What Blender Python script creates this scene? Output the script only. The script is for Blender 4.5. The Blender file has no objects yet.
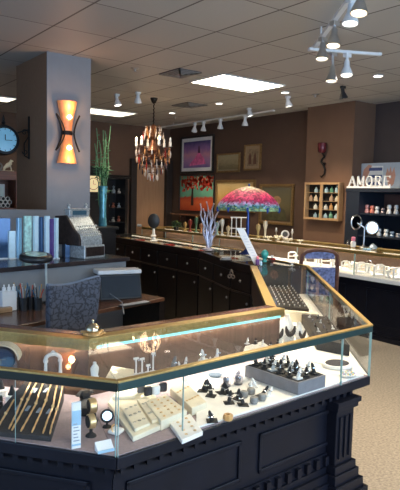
import bpy, math, random
from mathutils import Vector, Matrix
random.seed(7)
PI = math.pi
sc = bpy.context.scene
C = sc.collection

# ------------------------------------------------------------------ camera
FPX, PITCH, ROLL, AZ, CZ = 580.0, 0.085, 0.024, 0.64, 1.60
def _basis():
    f = Vector((0, math.cos(PITCH), -math.sin(PITCH))); u = Vector((0, math.sin(PITCH), math.cos(PITCH))); r = Vector((1, 0, 0))
    cr, sr = math.cos(ROLL), math.sin(ROLL)
    r2 = r * cr + u * sr; u2 = u * cr - r * sr
    M = Matrix.Rotation(-AZ, 3, 'Z')
    return M @ r2, M @ u2, M @ f
RT, UP, FW = _basis()
def at(x, y, **k):
    """point of the room seen at photo pixel x, y on a plane X=, Y= or Z="""
    (a, v), = k.items(); i = 'XYZ'.index(a)
    d = FW + RT * ((x - 200) / FPX) + UP * ((245 - y) / FPX)
    o = Vector((0, 0, CZ)); t = (v - o[i]) / d[i]
    return o + d * t
cam = bpy.data.cameras.new('camera'); co = bpy.data.objects.new('camera', cam); C.objects.link(co)
cam.sensor_fit = 'VERTICAL'; cam.sensor_height = 24; cam.lens = FPX * 24 / 490; cam.clip_start = 0.05
Mx = Matrix((RT, UP, -FW)).transposed().to_4x4(); Mx.translation = (0, 0, CZ)
co.matrix_world = Mx
sc.camera = co

# ------------------------------------------------------------------ light and exposure
sc.view_settings.view_transform = 'Standard'; sc.view_settings.look = 'None'
sc.view_settings.exposure = 0.45; sc.view_settings.gamma = 1.0; sc.view_settings.use_curve_mapping = False
try:
    sc.cycles.transparent_max_bounces = 40
    sc.cycles.max_bounces = 8
    sc.cycles.sample_clamp_indirect = 4.0
    sc.cycles.blur_glossy = 0.5
except Exception:
    pass
w = bpy.data.worlds.new('sky'); sc.world = w; w.use_nodes = True
w.node_tree.nodes['Background'].inputs[0].default_value = (0.35, 0.6, 1.0, 1)
w.node_tree.nodes['Background'].inputs[1].default_value = 1.0
def area(name, loc, direction, sx, sy, power, col):
    l = bpy.data.lights.new(name, 'AREA'); l.shape = 'RECTANGLE'; l.size = sx; l.size_y = sy; l.energy = power; l.color = col
    o = bpy.data.objects.new(name, l); C.objects.link(o); o.location = loc
    o.rotation_euler = Vector(direction).to_track_quat('-Z', 'Z').to_euler()
    return o
DAY = (0.56, 0.78, 1.0)
area('daylight_front', (2.3, -2.36, 1.45), (0, 1, 0), 7.0, 2.1, 155, DAY)
area('daylight_side', (-1.86, 2.2, 1.45), (1, 0.0, 0), 5.4, 2.1, 18, DAY)
TROFFER = 14.0
SPOT = 75.0

# ------------------------------------------------------------------ materials
MC = {}
def mat(name, col, rough=0.5, metal=0.0, var=0.08, scale=25.0, bump=0.0, spec=0.5, coat=0.0):
    if name in MC: return MC[name]
    m = bpy.data.materials.new(name); m.use_nodes = True; nt = m.node_tree; b = nt.nodes['Principled BSDF']
    tc = nt.nodes.new('ShaderNodeTexCoord'); n = nt.nodes.new('ShaderNodeTexNoise'); n.inputs['Scale'].default_value = scale; n.inputs['Detail'].default_value = 3
    nt.links.new(tc.outputs['Object'], n.inputs['Vector'])
    r = nt.nodes.new('ShaderNodeValToRGB')
    lo = [max(0, c * (1 - var)) for c in col]; hi = [min(1, c * (1 + var)) for c in col]
    r.color_ramp.elements[0].position = .3; r.color_ramp.elements[1].position = .7
    r.color_ramp.elements[0].color = (*lo, 1); r.color_ramp.elements[1].color = (*hi, 1)
    nt.links.new(n.outputs['Fac'], r.inputs['Fac']); nt.links.new(r.outputs['Color'], b.inputs['Base Color'])
    b.inputs['Roughness'].default_value = rough; b.inputs['Metallic'].default_value = metal
    b.inputs['Specular IOR Level'].default_value = spec
    if coat: b.inputs['Coat Weight'].default_value = coat; b.inputs['Coat Roughness'].default_value = 0.08
    if bump:
        bp = nt.nodes.new('ShaderNodeBump'); bp.inputs['Strength'].default_value = bump; bp.inputs['Distance'].default_value = 0.01
        nt.links.new(n.outputs['Fac'], bp.inputs['Height']); nt.links.new(bp.outputs['Normal'], b.inputs['Normal'])
    MC[name] = m; return m
def emis(name, col, st):
    if name in MC: return MC[name]
    m = bpy.data.materials.new(name); m.use_nodes = True; b = m.node_tree.nodes['Principled BSDF']
    b.inputs['Base Color'].default_value = (*col, 1); b.inputs['Emission Color'].default_value = (*col, 1); b.inputs['Emission Strength'].default_value = st
    MC[name] = m; return m
def glass(name='glass', tint=(0.975, 0.985, 0.985), base=0.015, top=0.42):
    if name in MC: return MC[name]
    m = bpy.data.materials.new(name); m.use_nodes = True; nt = m.node_tree; nt.nodes.clear()
    out = nt.nodes.new('ShaderNodeOutputMaterial'); mx = nt.nodes.new('ShaderNodeMixShader')
    t = nt.nodes.new('ShaderNodeBsdfTransparent'); t.inputs[0].default_value = (*tint, 1)
    g = nt.nodes.new('ShaderNodeBsdfGlossy'); g.inputs['Roughness'].default_value = 0.01
    lw = nt.nodes.new('ShaderNodeLayerWeight'); lw.inputs['Blend'].default_value = 0.5
    p = nt.nodes.new('ShaderNodeMath'); p.operation = 'POWER'; p.inputs[1].default_value = 4.2
    q = nt.nodes.new('ShaderNodeMath'); q.operation = 'MULTIPLY_ADD'; q.inputs[1].default_value = top; q.inputs[2].default_value = base
    nt.links.new(lw.outputs['Facing'], p.inputs[0]); nt.links.new(p.outputs[0], q.inputs[0]); nt.links.new(q.outputs[0], mx.inputs[0])
    nt.links.new(t.outputs[0], mx.inputs[1]); nt.links.new(g.outputs[0], mx.inputs[2]); nt.links.new(mx.outputs[0], out.inputs[0])
    MC[name] = m; return m
def wood(name, a, b_, rough=0.35, scale=3.0, coat=0.0, axis=0):
    if name in MC: return MC[name]
    m = mat(name, a, rough, coat=coat); nt = m.node_tree; b = nt.nodes['Principled BSDF']
    tc = nt.nodes.new('ShaderNodeTexCoord'); mp = nt.nodes.new('ShaderNodeMapping'); n = nt.nodes.new('ShaderNodeTexNoise')
    s = [18.0, 18.0, 18.0]; s[axis] = 1.2
    mp.inputs['Scale'].default_value = s; n.inputs['Scale'].default_value = scale; n.inputs['Detail'].default_value = 6
    r = nt.nodes.new('ShaderNodeValToRGB'); r.color_ramp.elements[0].position = .35; r.color_ramp.elements[1].position = .68
    r.color_ramp.elements[0].color = (*a, 1); r.color_ramp.elements[1].color = (*b_, 1)
    nt.links.new(tc.outputs['Object'], mp.inputs['Vector']); nt.links.new(mp.outputs[0], n.inputs['Vector']); nt.links.new(n.outputs['Fac'], r.inputs['Fac'])
    nt.links.new(r.outputs['Color'], b.inputs['Base Color'])
    return m

GLASS = glass(); GLASS2 = glass('crystal', (0.93, 0.9, 0.95), 0.16, 0.8)
NAVY = mat('dark_navy_lacquer', (0.006, 0.007, 0.014), 0.4, var=.2, scale=8, spec=.28)
BLACKW = wood('black_wood', (0.008, 0.007, 0.008), (0.016, 0.013, 0.014), .32)
GOLD = mat('brushed_gold', (0.50, 0.35, 0.13), .38, .75, var=.15, scale=60)
RAIL = mat('teal_reflection_rail', (0.035, 0.075, 0.08), .3, .5)  # dark rail with the teal room reflection mixed into its colour
LEDGE = wood('brown_ledge_wood', (0.10, 0.045, 0.028), (0.19, 0.09, 0.055), .18, coat=.4)
BACKP = wood('brown_panel_wood', (0.060, 0.036, 0.026), (0.10, 0.06, 0.043), .45, axis=2)
MAUVE = mat('mauve_cloth', (0.34, 0.27, 0.29), .9, scale=90, bump=.1)
WHITE = mat('white_leatherette', (0.82, 0.81, 0.78), .5, var=.03)
CREAM = mat('cream_velvet', (0.80, 0.73, 0.57), .75, var=.05)
BLACK = mat('black_velvet', (0.010, 0.010, 0.012), .7, var=.3)
GREYV = mat('grey_suede', (0.13, 0.135, 0.15), .8, var=.15)
CHAR = mat('charcoal_suede', (0.035, 0.032, 0.034), .85, var=.2)
JGOLD = mat('polished_gold', (0.85, 0.60, 0.30), .3, .7)
JSILV = mat('polished_silver', (0.85, 0.86, 0.88), .15, 1.0)
STONE = mat('grey_stone', (0.22, 0.22, 0.215), .5, var=.25, scale=80)
PAPERB = mat('pale_blue_card', (0.36, 0.58, 0.78), .6)
PAPERW = mat('white_card', (0.85, 0.87, 0.9), .6, var=.02)
IRON = mat('black_iron', (0.012, 0.011, 0.012), .45, .6)
STEEL = mat('satin_steel', (0.55, 0.56, 0.58), .3, 1.0)
WPLAST = mat('white_enamel', (0.75, 0.76, 0.78), .35, var=.02)
BPLAST = mat('black_plastic', (0.018, 0.019, 0.022), .35)
TEAL = mat('turquoise_glaze', (0.04, 0.38, 0.36), .2, coat=.6, var=.3)
PURPLE = mat('purple_glass_paint', (0.12, 0.05, 0.22), .2)
PINK = mat('pink_glaze', (0.75, 0.22, 0.3), .3)
RED = mat('red_cloth', (0.5, 0.03, 0.03), .5)
CORAL = mat('silver_lilac_metal', (0.55, 0.52, 0.62), .35, .6, var=.3, scale=40)

# ------------------------------------------------------------------ mesh helpers
class MB:
    def __init__(s): s.v = []; s.f = []
    def add(s, vs, fs):
        k = len(s.v); s.v += [tuple(v) for v in vs]; s.f += [tuple(i + k for i in f) for f in fs]; return s
    def prism(s, poly, z0, z1):
        n = len(poly)
        vs = [(p[0], p[1], z0) for p in poly] + [(p[0], p[1], z1) for p in poly]
        return s.add(vs, [tuple(range(n))[::-1], tuple(range(n, 2 * n))] + [(i, (i + 1) % n, n + (i + 1) % n, n + i) for i in range(n)])
    def hexa(s, b, t):
        return s.add(list(b) + list(t), [(3, 2, 1, 0), (4, 5, 6, 7)] + [(i, (i + 1) % 4, 4 + (i + 1) % 4, 4 + i) for i in range(4)])
    def box(s, x0, x1, y0, y1, z0, z1): return s.prism([(x0, y0), (x1, y0), (x1, y1), (x0, y1)], z0, z1)
    def cbox(s, c, sz, rot=None):
        R_ = rot if rot is not None else Matrix.Identity(3); c = Vector(c); h = [q / 2 for q in sz]
        P = [c + R_ @ Vector((a * h[0], b * h[1], d * h[2])) for d in (-1, 1) for a, b in ((-1, -1), (1, -1), (1, 1), (-1, 1))]
        return s.hexa(P[:4], P[4:])
    def lathe(s, prof, c=(0, 0, 0), n=16, rot=None, sx=1, sy=1, cap=True):
        R_ = rot if rot is not None else Matrix.Identity(3); c = Vector(c); vs = []; fs = []
        for r, z in prof:
            for i in range(n):
                a = 2 * PI * i / n; vs.append(c + R_ @ Vector((r * math.cos(a) * sx, r * math.sin(a) * sy, z)))
        for k in range(len(prof) - 1):
            for i in range(n):
                j = (i + 1) % n; fs.append((k * n + i, k * n + j, (k + 1) * n + j, (k + 1) * n + i))
        m = len(vs)
        if cap and prof[0][0] > 1e-5: vs.append(c + R_ @ Vector((0, 0, prof[0][1]))); fs += [((i + 1) % n, i, m) for i in range(n)]; m += 1
        if cap and prof[-1][0] > 1e-5:
            q = (len(prof) - 1) * n; vs.append(c + R_ @ Vector((0, 0, prof[-1][1]))); fs += [(q + i, q + (i + 1) % n, m) for i in range(n)]
        return s.add(vs, fs)
    def ball(s, c, r, n=10, sz=1.0):
        k = max(4, n // 2)
        return s.lathe([(r * math.sin(PI * i / k) if 0 < i < k else 1e-6, -r * sz * math.cos(PI * i / k)) for i in range(k + 1)], c, n)
    def tube(s, pts, r, n=8, closed=False):
        pts = [Vector(p) for p in pts]; m = len(pts); rr = r if isinstance(r, (list, tuple)) else [r] * m
        vs = []; fs = []; ref = None
        for i, p in enumerate(pts):
            a = pts[(i - 1) % m] if (closed or i) else pts[0]; b = pts[(i + 1) % m] if (closed or i < m - 1) else pts[-1]
            t = (b - a).normalized() if (b - a).length > 1e-9 else Vector((0, 0, 1))
            if ref is None: ref = Vector((0, 0, 1)) if abs(t.z) < .9 else Vector((1, 0, 0))
            u = (ref - t * ref.dot(t)).normalized(); v = t.cross(u); ref = u
            for k in range(n):
                an = 2 * PI * k / n; vs.append(p + (u * math.cos(an) + v * math.sin(an)) * rr[i])
        for i in range(m if closed else m - 1):
            j = (i + 1) % m
            for k in range(n): l = (k + 1) % n; fs.append((i * n + k, j * n + k, j * n + l, i * n + l))
        if not closed: fs += [tuple(range(n)), tuple(range((m - 1) * n, m * n))[::-1]]
        return s.add(vs, fs)
    def ring(s, c, R_, r, n=20, k=6, rot=None):
        M = rot if rot is not None else Matrix.Identity(3); c = Vector(c)
        return s.tube([c + M @ Vector((R_ * math.cos(2 * PI * i / n), R_ * math.sin(2 * PI * i / n), 0)) for i in range(n)], r, k, True)
    def build(s, name, m, parent=None, smooth=False, bevel=0, world=False, loc=None):
        me = bpy.data.meshes.new(name); off = Vector((0, 0, 0))
        if world and parent is not None: off = parent.location
        if loc is not None: off = Vector(loc)
        me.from_pydata([tuple(Vector(v) - off) for v in s.v], [], s.f); me.validate(); me.materials.append(m)
        import bmesh
        bm = bmesh.new(); bm.from_mesh(me); bmesh.ops.recalc_face_normals(bm, faces=bm.faces); bm.to_mesh(me); bm.free()
        if smooth:
            for p in me.polygons: p.use_smooth = True
            if hasattr(me, 'set_sharp_from_angle'): me.set_sharp_from_angle(angle=math.radians(40))
        o = bpy.data.objects.new(name, me); C.objects.link(o)
        if parent is not None: o.parent = parent
        if loc is not None: o.location = loc
        if bevel:
            b = o.modifiers.new('bevel', 'BEVEL'); b.width = bevel; b.segments = 2; b.limit_method = 'ANGLE'
        return o
def rx(a): return Matrix.Rotation(a, 3, 'X')
def ry(a): return Matrix.Rotation(a, 3, 'Y')
def rz(a): return Matrix.Rotation(a, 3, 'Z')
def tag(o, label, cat, group=None, kind=None):
    o['label'] = label; o['category'] = cat
    if group: o['group'] = group
    if kind: o['kind'] = kind
    return o
def thing(name, label, cat, loc=(0, 0, 0), rot=0, group=None):
    o = bpy.data.objects.new(name, None); C.objects.link(o); o.location = loc; o.rotation_euler = (0, 0, rot); o.empty_display_size = .05
    return tag(o, label, cat, group)
KIDS = {}
def dup(root, loc, rot, label, group=None, scale=1.0):
    r = root.copy(); C.objects.link(r); r.location = loc; r.rotation_euler = (0, 0, rot); r.scale = (scale,) * 3
    r['label'] = label
    if group: r['group'] = group
    for ch in [o for o in C.objects if o.parent == root]:
        c = ch.copy(); C.objects.link(c); c.parent = r
        for g in [o for o in C.objects if o.parent == ch]:
            d = g.copy(); C.objects.link(d); d.parent = c
    return r
def struct(o): o['kind'] = 'structure'; return o
def label(o, t): o['label'] = t; return o

# ------------------------------------------------------------------ room shell
CEIL = 2.90
m = mat('speckled_beige_floor', (0.25, 0.215, 0.175), .75, var=.32, scale=60, bump=.05)
fl = MB().box(-2.1, 8.0, -2.6, 11.0, -.1, 0); struct(fl.build('floor', m))
def ceiling_mat():
    m = bpy.data.materials.new('ceiling_tile'); m.use_nodes = True; nt = m.node_tree; b = nt.nodes['Principled BSDF']; N = nt.nodes.new; L = nt.links.new
    tc = N('ShaderNodeTexCoord'); sep = N('ShaderNodeSeparateXYZ'); L(tc.outputs['Object'], sep.inputs[0])
    def ma(op, a, b_=None, c=None):
        q = N('ShaderNodeMath'); q.operation = op
        for i, x in enumerate((a, b_, c)):
            if x is None: continue
            if isinstance(x, (int, float)): q.inputs[i].default_value = x
            else: L(x, q.inputs[i])
        return q.outputs[0]
    lines = []; cells = []
    for ax, o0, sp, wd in (('X', 1.84, .53, .011), ('Y', 3.03, .72, .007)):
        u = ma('DIVIDE', ma('SUBTRACT', sep.outputs[ax], o0), sp)
        cells.append(ma('FLOOR', u)); fr = ma('FRACT', u)
        d = ma('MINIMUM', fr, ma('SUBTRACT', 1.0, fr))
        lines.append(ma('LESS_THAN', d, wd / sp * .75))
    line = ma('MAXIMUM', lines[0], lines[1])
    cmb = N('ShaderNodeCombineXYZ'); L(cells[0], cmb.inputs[0]); L(cells[1], cmb.inputs[1])
    wn = N('ShaderNodeTexWhiteNoise'); wn.noise_dimensions = '2D'; L(cmb.outputs[0], wn.inputs['Vector'])
    n = N('ShaderNodeTexNoise'); n.inputs['Scale'].default_value = 40; L(tc.outputs['Object'], n.inputs['Vector'])
    r = N('ShaderNodeMix'); r.data_type = 'RGBA'; r.inputs[6].default_value = (.42, .395, .365, 1); r.inputs[7].default_value = (.50, .475, .44, 1)
    L(ma('MULTIPLY_ADD', n.outputs['Fac'], .3, ma('MULTIPLY', wn.outputs['Value'], .7)), r.inputs[0])
    r2 = N('ShaderNodeMix'); r2.data_type = 'RGBA'; r2.inputs[7].default_value = (.10, .08, .07, 1); L(line, r2.inputs[0]); L(r.outputs[2], r2.inputs[6])
    L(r2.outputs[2], b.inputs['Base Color']); b.inputs['Roughness'].default_value = .55
    return m
struct(MB().box(-2.1, 8.0, -2.6, 11.0, CEIL, CEIL + .1).build('ceiling', ceiling_mat()))
BROWN = mat('brown_wall_paint', (0.088, 0.050, 0.036), .75, var=.05, scale=6)
TANW = mat('tan_wall_paint', (0.15, 0.082, 0.052), .75, var=.05, scale=6)
DARKW = mat('dark_grey_brown_paint', (0.062, 0.047, 0.047), .75, var=.05, scale=6)
GREYP = mat('blue_grey_paint', (0.25, 0.26, 0.28), .6, var=.04, scale=9)
struct(MB().box(6.45, 7.4, 5.9, 9.95, 0, CEIL).build('wall_back', BROWN))
struct(MB().box(-2.1, 6.45, 9.75, 9.95, 0, CEIL).build('wall_left', TANW))
struct(MB().box(6.27, 7.4, 5.06, 5.9, 0, CEIL).build('wall_pillar', TANW))
struct(MB().box(6.71, 7.4, -2.6, 5.06, 0, CEIL).build('wall_right', DARKW))
# the street side behind the camera: low walls, piers and lintels round the open window bays
struct(MB().box(-2.1, 6.71, -2.6, -2.45, 0, .4).box(-2.1, 6.71, -2.6, -2.45, 2.5, CEIL).box(-2.1, -1.3, -2.6, -2.45, .4, 2.5).box(5.9, 6.71, -2.6, -2.45, .4, 2.5).build('wall_front', GREYP))
struct(MB().box(-2.1, -1.95, -2.45, 9.75, 0, .4).box(-2.1, -1.95, -2.45, 9.75, 2.5, CEIL).box(-2.1, -1.95, 5.0, 9.75, .4, 2.5).box(-2.1, -1.95, -2.45, -.6, .4, 2.5).build('wall_side', BROWN))
b = MB()
for x in (-1.25, 1.1, 3.5, 5.85): b.box(x - .04, x + .04, -2.56, -2.49, .4, 2.5)
struct(b.build('window_1', IRON))
# square pillar in the shop with its grey front face, and the grey half wall beside it
col = struct(MB().box(2.12, 2.56, 5.31, 6.13, 0, CEIL).build('wall_column', mat('brown_column_paint', (0.30, 0.165, 0.095), .8, var=.05)))
c2 = struct(MB().box(2.12, 2.565, 5.295, 5.31, 0, CEIL).build('trim_1', GREYP))
struct(MB().box(-1.95, 2.12, 5.295, 5.45, 0, 1.43).build('wall_partition', GREYP))
# door in the far left wall
DOORM = wood('tan_door_wood', (0.36, 0.20, 0.11), (0.42, 0.24, 0.13), .5, axis=2)
d1 = struct(MB().box(5.66, 6.30, 9.69, 9.75, 0, 2.17).build('door_1', DOORM, bevel=.004))
hb = MB().lathe([(.03, 0), (.03, .012), (.012, .02), (.012, .05), (.03, .06), (.03, .09), (.01, .1)], (5.72, 9.69, 1.0), 14, rx(PI / 2)); hb.build('door_handle', STEEL, d1, True)
struct(MB().box(5.54, 5.66, 9.66, 9.75, 0, 2.27).box(6.30, 6.43, 9.60, 9.75, 0, 2.27).box(5.66, 6.30, 9.66, 9.75, 2.17, 2.27).build('trim_2', mat('dark_door_casing', (0.03, 0.02, 0.016), .5), bevel=.004))
struct(MB().box(6.43, 6.45, 5.9, 9.74, 0, .1).build('baseboard_back', BLACKW))

# ------------------------------------------------------------------ ceiling fittings
def troffer(x0, x1, y0, y1, lab, st=1.0):
    TUBE = emis('fluorescent_diffuser_%d' % (st * 10), (1.0, 0.90, 0.68), TROFFER * st)
    t = thing('ceiling_light', lab, 'ceiling light', ((x0 + x1) / 2, (y0 + y1) / 2, CEIL - .02), group='recessed fluorescent ceiling lights')
    w_ = .018
    MB().box(x0, x1, y0, y0 + w_, CEIL - .012, CEIL).box(x0, x1, y1 - w_, y1, CEIL - .012, CEIL).box(x0, x0 + w_, y0, y1, CEIL - .012, CEIL).box(x1 - w_, x1, y0, y1, CEIL - .012, CEIL).build('frame', WPLAST, t, world=True)
    MB().box(x0 + w_, x1 - w_, y0 + w_, y1 - w_, CEIL - .008, CEIL).build('diffuser', TUBE, t, world=True)
troffer(3.92, 4.86, 4.93, 5.55, 'large bright rectangular ceiling light above the counters, nearest the camera')
troffer(3.75, 4.83, 8.25, 8.82, 'long bright ceiling light seen just right of the square pillar', .16)
troffer(2.0, 2.86, 8.20, 8.62, 'bright ceiling light at the far left, cut off by the photo edge', .16)
troffer(.2, 1.15, -.9, -.3, 'added fill light in the ceiling behind the camera, out of view', 2.2)  # unseen light added for general fill
troffer(4.2, 5.1, .6, 1.2, 'added fill light in the ceiling right of the camera, out of view', 1.6)  # second unseen light, added to fill from the right
def vent(x0, x1, y0, y1, lab):
    t = thing('ceiling_vent', lab, 'vent', ((x0 + x1) / 2, (y0 + y1) / 2, CEIL - .02))
    MB().box(x0, x1, y0, y1, CEIL - .006, CEIL).build('backing', mat('vent_dark', (.03, .03, .03), .6), t, world=True)
    b = MB(); cx, cy = (x0 + x1) / 2, (y0 + y1) / 2
    for k in range(4):
        f = 1 - k * .24; hx, hy = (x1 - x0) / 2 * f, (y1 - y0) / 2 * f; q = .016
        zz = CEIL - .008 - k * .004
        b.box(cx - hx, cx + hx, cy - hy, cy - hy + q, zz - .006, zz + .003).box(cx - hx, cx + hx, cy + hy - q, cy + hy, zz - .006, zz + .003)
        b.box(cx - hx, cx - hx + q, cy - hy, cy + hy, zz - .006, zz + .003).box(cx + hx - q, cx + hx, cy - hy, cy + hy, zz - .006, zz + .003)
    b.build('louvre', mat('vent_grey', (.25, .24, .23), .5), t, world=True)
vent(3.43, 3.72, 5.04, 5.42, 'square louvred ceiling vent beside the large bright light')
vent(4.75, 5.1, 6.75, 7.15, 'small dark square vent in the ceiling above the hanging chandelier side')
WARMB = emis('warm_bulb', (1.0, 0.78, 0.5), 4); COOLB = emis('white_bulb', (1.0, 0.9, 0.78), 6)
k = 0
for (x, y), lab in zip(((172, 113), (219, 103.5), (285, 92.5), (378, 76)), ('small recessed downlight nearest the chandelier', 'small recessed downlight beyond the large ceiling light', 'small recessed downlight above the white spotlight', 'small recessed downlight nearest the right edge of the photo')):
    p = at(x, y, Z=CEIL - .006)
    t = thing('downlight', lab, 'downlight', (p.x, p.y, CEIL - .02), group='small recessed downlights')
    MB().ring((0, 0, .014), .052, .007, 20).build('trim_ring', WPLAST, t, True); MB().lathe([(.048, .012), (.048, .02)], n=20).build('lens', COOLB, t)
for (x, y), lab in zip(((315, 96), (135, 70), (175, 118)), ('small round sprinkler head by the black spotlight', 'small sprinkler head in the ceiling right of the pillar', 'small sprinkler head above the pink painting side')):
    p = at(x, y, Z=CEIL - .02)
    tag(MB().lathe([(.045, 0), (.04, -.008), (.012, -.012), (.012, -.03), (.022, -.032), (.022, -.036)], (0, 0, CEIL), 14).build('sprinkler_head', STEEL, smooth=True, loc=None), lab, 'sprinkler'); C.objects[-1].location = (p.x, p.y, 0)

def spot(loc, aim, lab, shell, power, grp='track spotlights', long=1.0, bulb=None, col=(1, .80, .55), size=1.5, hs=.74):
    """a spotlight head hanging from loc (on track or ceiling), lamp turned to aim"""
    loc = Vector(loc); t = thing('spotlight', lab, 'spotlight', loc, 0, grp)
    drop = .075 * long
    MB().box(-.03, .03, -.02, .02, -.03, 0).build('adapter', shell, t, bevel=.003)
    MB().tube([(0, 0, -.02), (0, 0, -drop)], .011, 8).build('stem', shell, t, True)
    d = (Vector(aim) - loc).normalized(); R_ = d.to_track_quat('Z', 'Y').to_matrix()
    c = Vector((0, 0, -drop)) + d * -.02
    MB().lathe([(r * hs, z * hs) for r, z in [(.022, -.03), (.028, -.01), (.031, .04), (.045, .07), (.066, .125), (.066, .14), (.060, .14), (.058, .125), (.03, .08)]], c, 20, R_).build('lamp_shade', shell, t, True)
    MB().lathe([(r * hs, z * hs) for r, z in [(.02, .085), (.054, .118), (.05, .130), (.02, .137), (1e-6, .138)]], c, 20, R_).build('bulb', bulb or COOLB, t, True)
    if power:
        l = bpy.data.lights.new('spot_beam', 'SPOT'); l.energy = power; l.color = col; l.spot_size = size; l.spot_blend = .7; l.shadow_soft_size = .035
        o = bpy.data.objects.new('spot_beam', l); C.objects.link(o); o.parent = t; o.location = c + d * .165 * hs; o.rotation_euler = d.to_track_quat('-Z', 'Y').to_euler()
    return t
def track(a, b_, lab, m=WPLAST, drop=0.0):
    a = Vector(a); b_ = Vector(b_); t = thing('light_track', lab, 'light track', (a + b_) / 2)
    d = (b_ - a); R_ = rz(math.atan2(d.y, d.x))
    MB().cbox((a + b_) / 2, (d.length, .035, .022), R_).build('rail', m, t, bevel=.003, world=True)
    for e in (a - d.normalized() * .01, b_ + d.normalized() * .01): MB().cbox(e, (.03, .042, .022), R_).build('end_cap', m, t, world=True)
    if drop:
        for q in (.15, .85): p = a.lerp(b_, q); MB().tube([p, p + Vector((0, 0, drop))], .006, 6).build('hanger', m, t, world=True)
zt = 2.80
ta, tb = at(315, 47, Z=zt), at(372, -32, Z=zt)
track(ta, tb, 'white ceiling track running toward the camera at upper right', drop=.09)
tc_, td = at(312, 45, Z=zt), at(378, 50, Z=zt)
track(tc_ + Vector((0, 0, -.034)), td + Vector((0, 0, -.034)), 'short white cross track at the end of the long ceiling track')
def on_track(a, b_, px):
    best = min((abs((at_px(a.lerp(b_, i / 60)))[0] - px), i) for i in range(61)); return a.lerp(b_, best[1] / 60)
def at_px(P):
    v = P - Vector((0, 0, CZ)); z = v.dot(FW); return (200 + FPX * v.dot(RT) / z, 245 - FPX * v.dot(UP) / z)
FRONT = Vector((1.9, 1.95, .7))
SPs = [
 (on_track(ta, tb, 361), (2.0, 1.9, .7), 'warm glowing grey spotlight cut by the top edge of the photo', STEEL, 1.0, WARMB),
 (on_track(ta, tb, 352) , (2.4, 2.1, .7), 'large white cone spotlight with bright face, second from the top edge', WPLAST, .9, COOLB),
 (on_track(ta, tb, 335), (2.5, 2.4, .7), 'grey metal spotlight with glowing lamp, third along the long track', STEEL, 1.1, WARMB),
 (on_track(ta, tb, 323), (3.0, 2.8, .7), 'grey metal spotlight at the left corner of the tracks', STEEL, 1.0, WARMB),
 (on_track(tc_, td, 333) + Vector((0, 0, -.034)), (3.3, 3.1, .7), 'grey spotlight hanging lowest under the short cross track', STEEL, 1.9, WARMB),
 (on_track(tc_, td, 348) + Vector((0, 0, -.034)), (3.3, 2.7, .7), 'white spotlight under the right part of the short cross track', WPLAST, 1.2, COOLB)]
for p, aim, lab, sh, lg, bb in SPs: spot(p - Vector((0, 0, .0125)), Vector(aim).lerp(Vector((p.x, p.y, .7)), .45), lab, sh, SPOT * .8, 'spotlights on the near track', lg, bb)
spot(at(343, 86, Z=CEIL), (5.8, 4.4, .9), 'black shelled spotlight on the ceiling in front of the tan pillar', BPLAST, SPOT, None, .8, WARMB)
spot(at(288, 96, Z=CEIL), (5.8, 5.2, .9), 'white spotlight on the ceiling left of the black spotlight', WPLAST, SPOT, None, .7, COOLB)
spot(at(117, 94, Z=CEIL), (3.9, 6.5, .9), 'white ceiling spotlight just right of the square pillar', WPLAST, SPOT * .4, None, .9, COOLB)
spot(at(138, 92, Z=CEIL), (4.2, 7.2, .9), 'white ceiling spotlight left of the chandelier chain', WPLAST, SPOT * .4, None, .7, COOLB)
pa, pb = Vector((5.86, 9.2, 2.84)), Vector((5.86, 6.2, 2.84))
track(pa, pb, 'slim white ceiling track in front of the picture wall', drop=.05)
for px, aim, lab in ((195, (6.4, 8.9, 2.3), 'left spotlight of the close pair above the framed pink picture'), (204, (6.4, 8.5, 1.7), 'right spotlight of the close pair above the framed pink picture'),
                 (221, (6.4, 7.9, 1.9), 'glowing track spotlight above the small framed landscape'), (245, (6.4, 7.2, 1.8), 'glowing track spotlight above the small upright picture')):
    spot(on_track(pa, pb, px) - Vector((0, 0, .0125)), Vector(aim) + Vector((-.25, -.1, -1.0)), lab, WPLAST, SPOT * .55, 'spotlights on the picture track', .9, WARMB, size=1.1)
spot(at(249, 108, Z=CEIL), (6.1, 6.3, 1.0), 'white ceiling spotlight just right of the picture track', WPLAST, SPOT * .5, None, .5, COOLB, size=1.1)
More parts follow.
